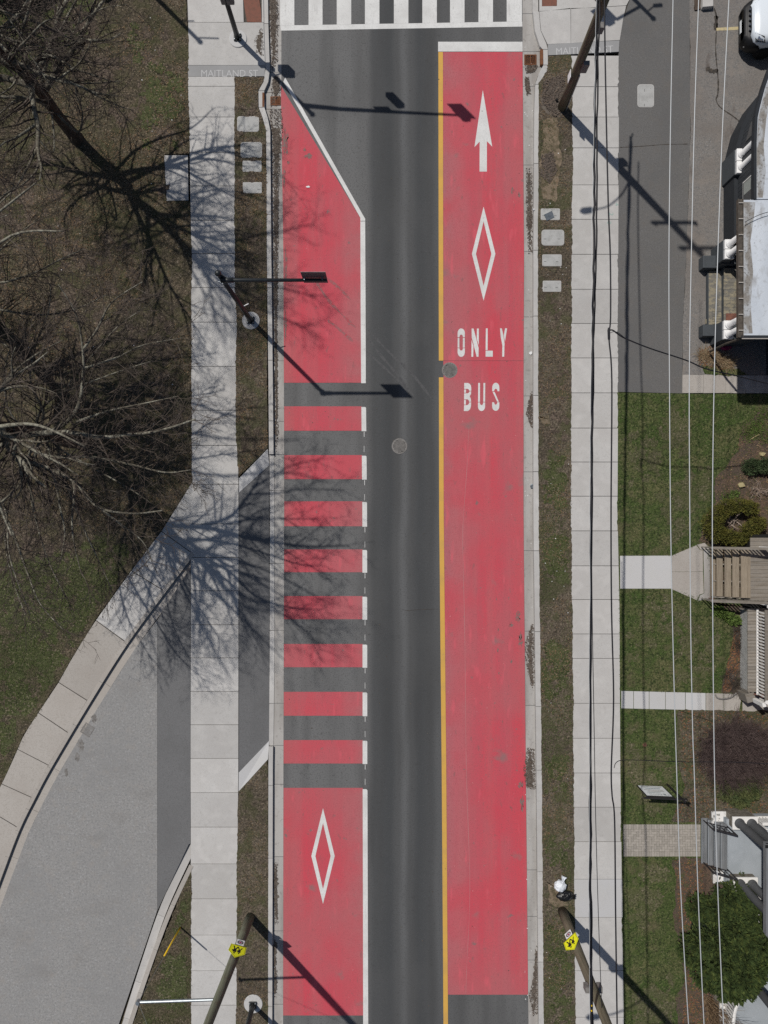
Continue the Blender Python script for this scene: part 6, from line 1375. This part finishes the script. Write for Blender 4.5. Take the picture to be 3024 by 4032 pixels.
scatter('grass', 'bladeg', [(-100, 2300), (420, 2120), (480, 2260), (300, 2540), (100, 2860), (-60, 3180), (-100, 3180)], 17000, .055, T + .004, 32, 'greener grass along the lower diagonal path', True, clump=.014)
scatter('grass', 'bladeg', [(2122, 2000), (2242, 2000), (2252, 2700), (2258, 4100), (2142, 4100), (2132, 3024)], 11000, .05, T + .004, 33, 'greener grass in the lower right verge', True, clump=.02)
scatter('grass', 'bladeg', [(2122, 480), (2180, 480), (2180, 830), (2122, 830)], 900, .05, T + .006, 34, 'mossy green tufts in the upper right verge', True, clump=.05)
scatter('grass', 'bladeg', [(754, 3430), (752, 4200), (500, 4200), (560, 4000), (640, 3780)], 5000, .05, T + .004, 35, 'greener grass in the triangle beside the driveway', True, clump=.02)
# turf is patchy: many small irregular mats of greener, drier or barer growth
MOT = [0]
def mottle(name, m, poly, n, rmin, rmax, z, seed, label, cat='grass', clump=None):
    r = random.Random(seed); xs_ = [p[0] for p in poly]; ys_ = [p[1] for p in poly]; q = G(); k = 0; tries = 0
    while k < n and tries < n * 20:
        tries += 1; u, v = r.uniform(min(xs_), max(xs_)), r.uniform(min(ys_), max(ys_))
        if not inside(poly, np.array([u]), np.array([v]))[0]: continue
        if clump and math.sin(u * clump + seed) * math.cos(v * clump * .8 + seed) + .6 * math.sin((u - v) * clump * .5) < r.uniform(-.2, .6): continue
        rr_ = r.uniform(rmin, rmax); nn = 18; an = r.uniform(0, 6.28); st = r.uniform(.5, 1)
        pts = []
        for i in range(nn):
            a = i * 6.283 / nn; d = rr_ * r.uniform(.35, 1.15); x, y = d * math.cos(a), d * st * math.sin(a)
            pts.append((u + x * math.cos(an) - y * math.sin(an), v + x * math.sin(an) + y * math.cos(an)))
        if all(inside(poly, np.array([p[0] for p in pts]), np.array([p[1] for p in pts]))):
            MOT[0] += 1; zz = z + 8e-6 * MOT[0]; c_ = P(u, v); q.add([(c_.x, c_.y, zz)] + [(x, y, zz) for x, y in PX(pts)], [(0, 1 + (i + 1) % nn, 1 + i) for i in range(nn)]); k += 1
    o = q.build(name, M[m]); tag(o, label, cat, kind='stuff')
M['turfgreen'] = soilm('turf_greener', (.066, .078, .028), (.08, .092, .033), (.042, .05, .02), (.075, .085, .036), .6)
M['turfdry'] = soilm('turf_dry', (.105, .103, .052), (.125, .115, .066), (.075, .08, .035), (.08, .09, .034), .6)
M['turfbare'] = soilm('turf_bare', (.1, .076, .058), (.14, .106, .084), (.065, .05, .04), (.085, .07, .048), .4)
mottle('turf_patches', 'turfgreen', [(-100, -150), (420, -150), (380, 120), (200, 330), (-100, 380)], 120, 18, 46, T + .0055, 1, 'greener turf mats in the top left corner')
mottle('turf_patches', 'turfgreen', [(-100, 2250), (420, 2080), (560, 2170), (380, 2430), (230, 2680), (95, 2880), (-60, 3170), (-100, 3170)], 300, 16, 46, T + .0055, 2, 'greener turf mats along the lower diagonal path')
mottle('turf_patches', 'turfbare', [(-100, 0), (700, 0), (740, 580), (640, 640), (740, 820), (750, 1890), (600, 2080), (-100, 2300)], 260, 12, 44, T + .0055, 3, 'bare brown mats over the left lawn', clump=.011)
mottle('turf_patches', 'turfgreen', [(450, 0), (735, 40), (742, 600), (560, 640), (540, 300)], 70, 10, 34, T + .012, 4, 'greener mats beside the left sidewalk', clump=.02)
mottle('turf_patches', 'turfgreen', [(2121, 1750), (2240, 1750), (2246, 2600), (2254, 3420), (2140, 3420), (2130, 3024)], 230, 8, 30, T + .0055, 5, 'greener mats in the lower right verge', clump=.02)
mottle('turf_patches', 'turfgreen', [(2142, 3620), (2256, 3620), (2262, 4100), (2146, 4100)], 70, 8, 30, T + .0055, 6, 'greener mats around the brown pole')
mottle('turf_patches', 'turfbare', [(2121, 900), (2242, 1160), (2240, 1750), (2121, 1750)], 60, 8, 26, T + .0055, 7, 'bare mats in the upper right verge')
mottle('turf_patches', 'turfdry', [(2440, 1570), (2880, 1570), (2800, 1900), (2740, 2100), (2640, 2170), (2440, 2170)], 130, 9, 34, T - .0005, 8, 'dry mats in the upper right lawn', clump=.02)
mottle('turf_patches', 'turfdry', [(2445, 2330), (2640, 2330), (2760, 2390), (2860, 2480), (2830, 2700), (2445, 2700)], 90, 9, 34, T - .0005, 9, 'dry mats in the middle right lawn', clump=.02)
mottle('turf_patches', 'turfdry', [(2448, 2800), (2650, 2800), (2660, 3060), (2620, 3220), (2450, 3220)], 90, 9, 30, T - .0005, 10, 'dry mats in the lawn around the sign', clump=.02)
mottle('turf_patches', 'turfdry', [(2455, 3385), (2635, 3385), (2640, 3600), (2660, 3850), (2650, 4100), (2465, 4100)], 170, 9, 34, T - .0005, 11, 'dry mats in the lowest right lawn', clump=.015)
mottle('turf_patches', 'turfbare', [(932, 330), (1035, 440), (1048, 1700), (948, 1840)], 70, 8, 24, T + .0055, 12, 'bare mats in the left verge', clump=.03)
mottle('turf_patches', 'turfgreen', [(700, 3580), (748, 3480), (748, 4100), (510, 4100), (600, 3850)], 120, 10, 34, T + .0055, 13, 'greener mats in the driveway triangle', clump=.02)
# gutter dirt with leaves: low irregular banks
def bank(pts, seed, n, lab, mm='leafdark', z=.004, h=.03, sz=.045):
    cxm, cym = sum(p[0] for p in pts) / len(pts), sum(p[1] for p in pts) / len(pts)
    pl = jag([(p[0] + (cxm - p[0]) * .5, p[1] + (cym - p[1]) * .12) for p in pts + [pts[0]]], 6, 5, seed); r = random.Random(seed)
    o = G().prism(PX(pl), z - .003, [z + h * r.uniform(.25, .6) for _ in pl]).build('gutter_debris', M['dirt']); o['kind'] = 'stuff'
    scatter('gutter_leaves', mm, pts, int(n * 1.5), sz, z + h * .45, seed + 100, lab)
bank([(1056, -160), (1090, -160), (1097, 60), (1094, 160), (1095, 240), (1070, 285), (1060, 180), (1052, 60)], 51, 700, 'leaf debris in the left gutter by the crosswalk')
bank([(1072, 300), (1100, 300), (1112, 345), (1100, 380), (1066, 425), (1068, 330)], 52, 160, 'leaf debris above the left drain grate')
bank([(1062, 432), (1108, 430), (1116, 500), (1104, 620), (1098, 800), (1096, 1008), (1092, 1400), (1098, 1700), (1086, 1800), (1080, 1800), (1077, 1400), (1072, 1000), (1070, 560)], 53, 1500, 'leaf debris lining the left gutter')
bank([(1078, 3390), (1092, 3395), (1090, 3500), (1096, 3640), (1080, 3640)], 54, 160, 'leaf debris low in the left gutter by the lower diamond')
bank([(1076, 3700), (1088, 3700), (1092, 3900), (1080, 3930)], 55, 90, 'leaf debris in the left gutter by the bottom pole')
bank([(1000, 170), (1038, 110), (1042, 235), (1010, 215)], 56, 160, 'dark dirt stain on the left corner landing', z=T + .003, h=.012, sz=.03)
bank([(2066, 258), (2118, 258), (2104, 285), (2070, 290)], 57, 160, 'leaf debris at the right drain grate')
bank([(2064, 300), (2082, 305), (2092, 370), (2070, 380)], 58, 110, 'leaf debris below the right drain grate')
bank([(2070, 660), (2092, 664), (2098, 760), (2096, 1000), (2080, 1000), (2070, 850)], 59, 330, 'leaf debris in the right gutter beside the diamond')
bank([(2094, 1540), (2080, 1580), (2070, 1630), (2090, 1680), (2098, 1690), (2097, 1560)], 60, 240, 'wedge of brown leaves in the right gutter by BUS')
bank([(2097, 2450), (2080, 2490), (2066, 2530), (2068, 2600), (2092, 2710), (2104, 2700), (2104, 2480)], 61, 380, 'wedge of brown leaves in the right gutter halfway down')
bank([(2075, 2940), (2104, 2950), (2108, 3110), (2070, 3100), (2060, 3030)], 62, 420, 'leaf pile in the right gutter spilling on the red lane')
bank([(2112, 3720), (2106, 3800), (2092, 3880), (2082, 3920), (2098, 4000), (2118, 3990), (2119, 3730)], 63, 380, 'leaf debris in the right gutter near the bottom')
bank([(2132, 330), (2210, 300), (2236, 380), (2216, 440), (2180, 470), (2135, 420)], 64, 900, 'heap of brown leaves at the foot of the brown utility pole', z=T + .013, h=.03, sz=.06)
bank([(2128, 620), (2175, 600), (2190, 680), (2160, 730), (2126, 700)], 65, 450, 'brown leaves scattered in the upper right verge', z=T + .01, h=.02, sz=.06)
r5 = random.Random(77); q = G()
for k in range(150):
    z = .006; 
    if k < 50: u, v = r5.uniform(2066, 2098), r5.uniform(100, 3990)
    elif k < 90: u, v, z = r5.uniform(2125, 2240), r5.uniform(480, 3950), T + .008
    elif k < 125: u, v, z = r5.uniform(20, 740), r5.uniform(10, 2000), T + .01
    else: u, v = r5.uniform(1080, 1100), r5.uniform(300, 1800)
    c = P(u, v, z); s = r5.uniform(.015, .045); a = r5.uniform(0, 6.3)
    q.box(c, (s, s * .6, .012), a)
tag(q.build('litter', M['paper']), 'tiny white litter scraps strewn along gutters and verges', 'litter', kind='stuff')
q = G()
for k in range(90):
    c = P(r5.uniform(1130, 2050), r5.uniform(230, 3980), .006); q.box(c, (r5.uniform(.01, .03), r5.uniform(.02, .06), .012), r5.uniform(0, 3))
tag(q.build('road_grit', M['dirt']), 'dark crumbs and twigs scattered on the road', 'grit', kind='stuff')
M['wash'] = mat('damp_dirt_stain', (.17, .16, .15), .92, [ly(5, (.24, .23, .22), .45, .6, .9), ly(18, (.1, .092, .085), .52, .64, .7)])
for k, (u, v, rx, ry) in enumerate([(318, 2935, 16, 26), (305, 2980, 12, 22), (372, 2828, 14, 20), (262, 3040, 8, 18)]): blot(u, v, rx, ry, 400 + k, 'wash', drv, .0235 + k * .0003)
SC.cycles.use_denoising = False
SC.cycles.max_bounces = 6; SC.cycles.diffuse_bounces = 3; SC.cycles.glossy_bounces = 2; SC.cycles.transparent_max_bounces = 4
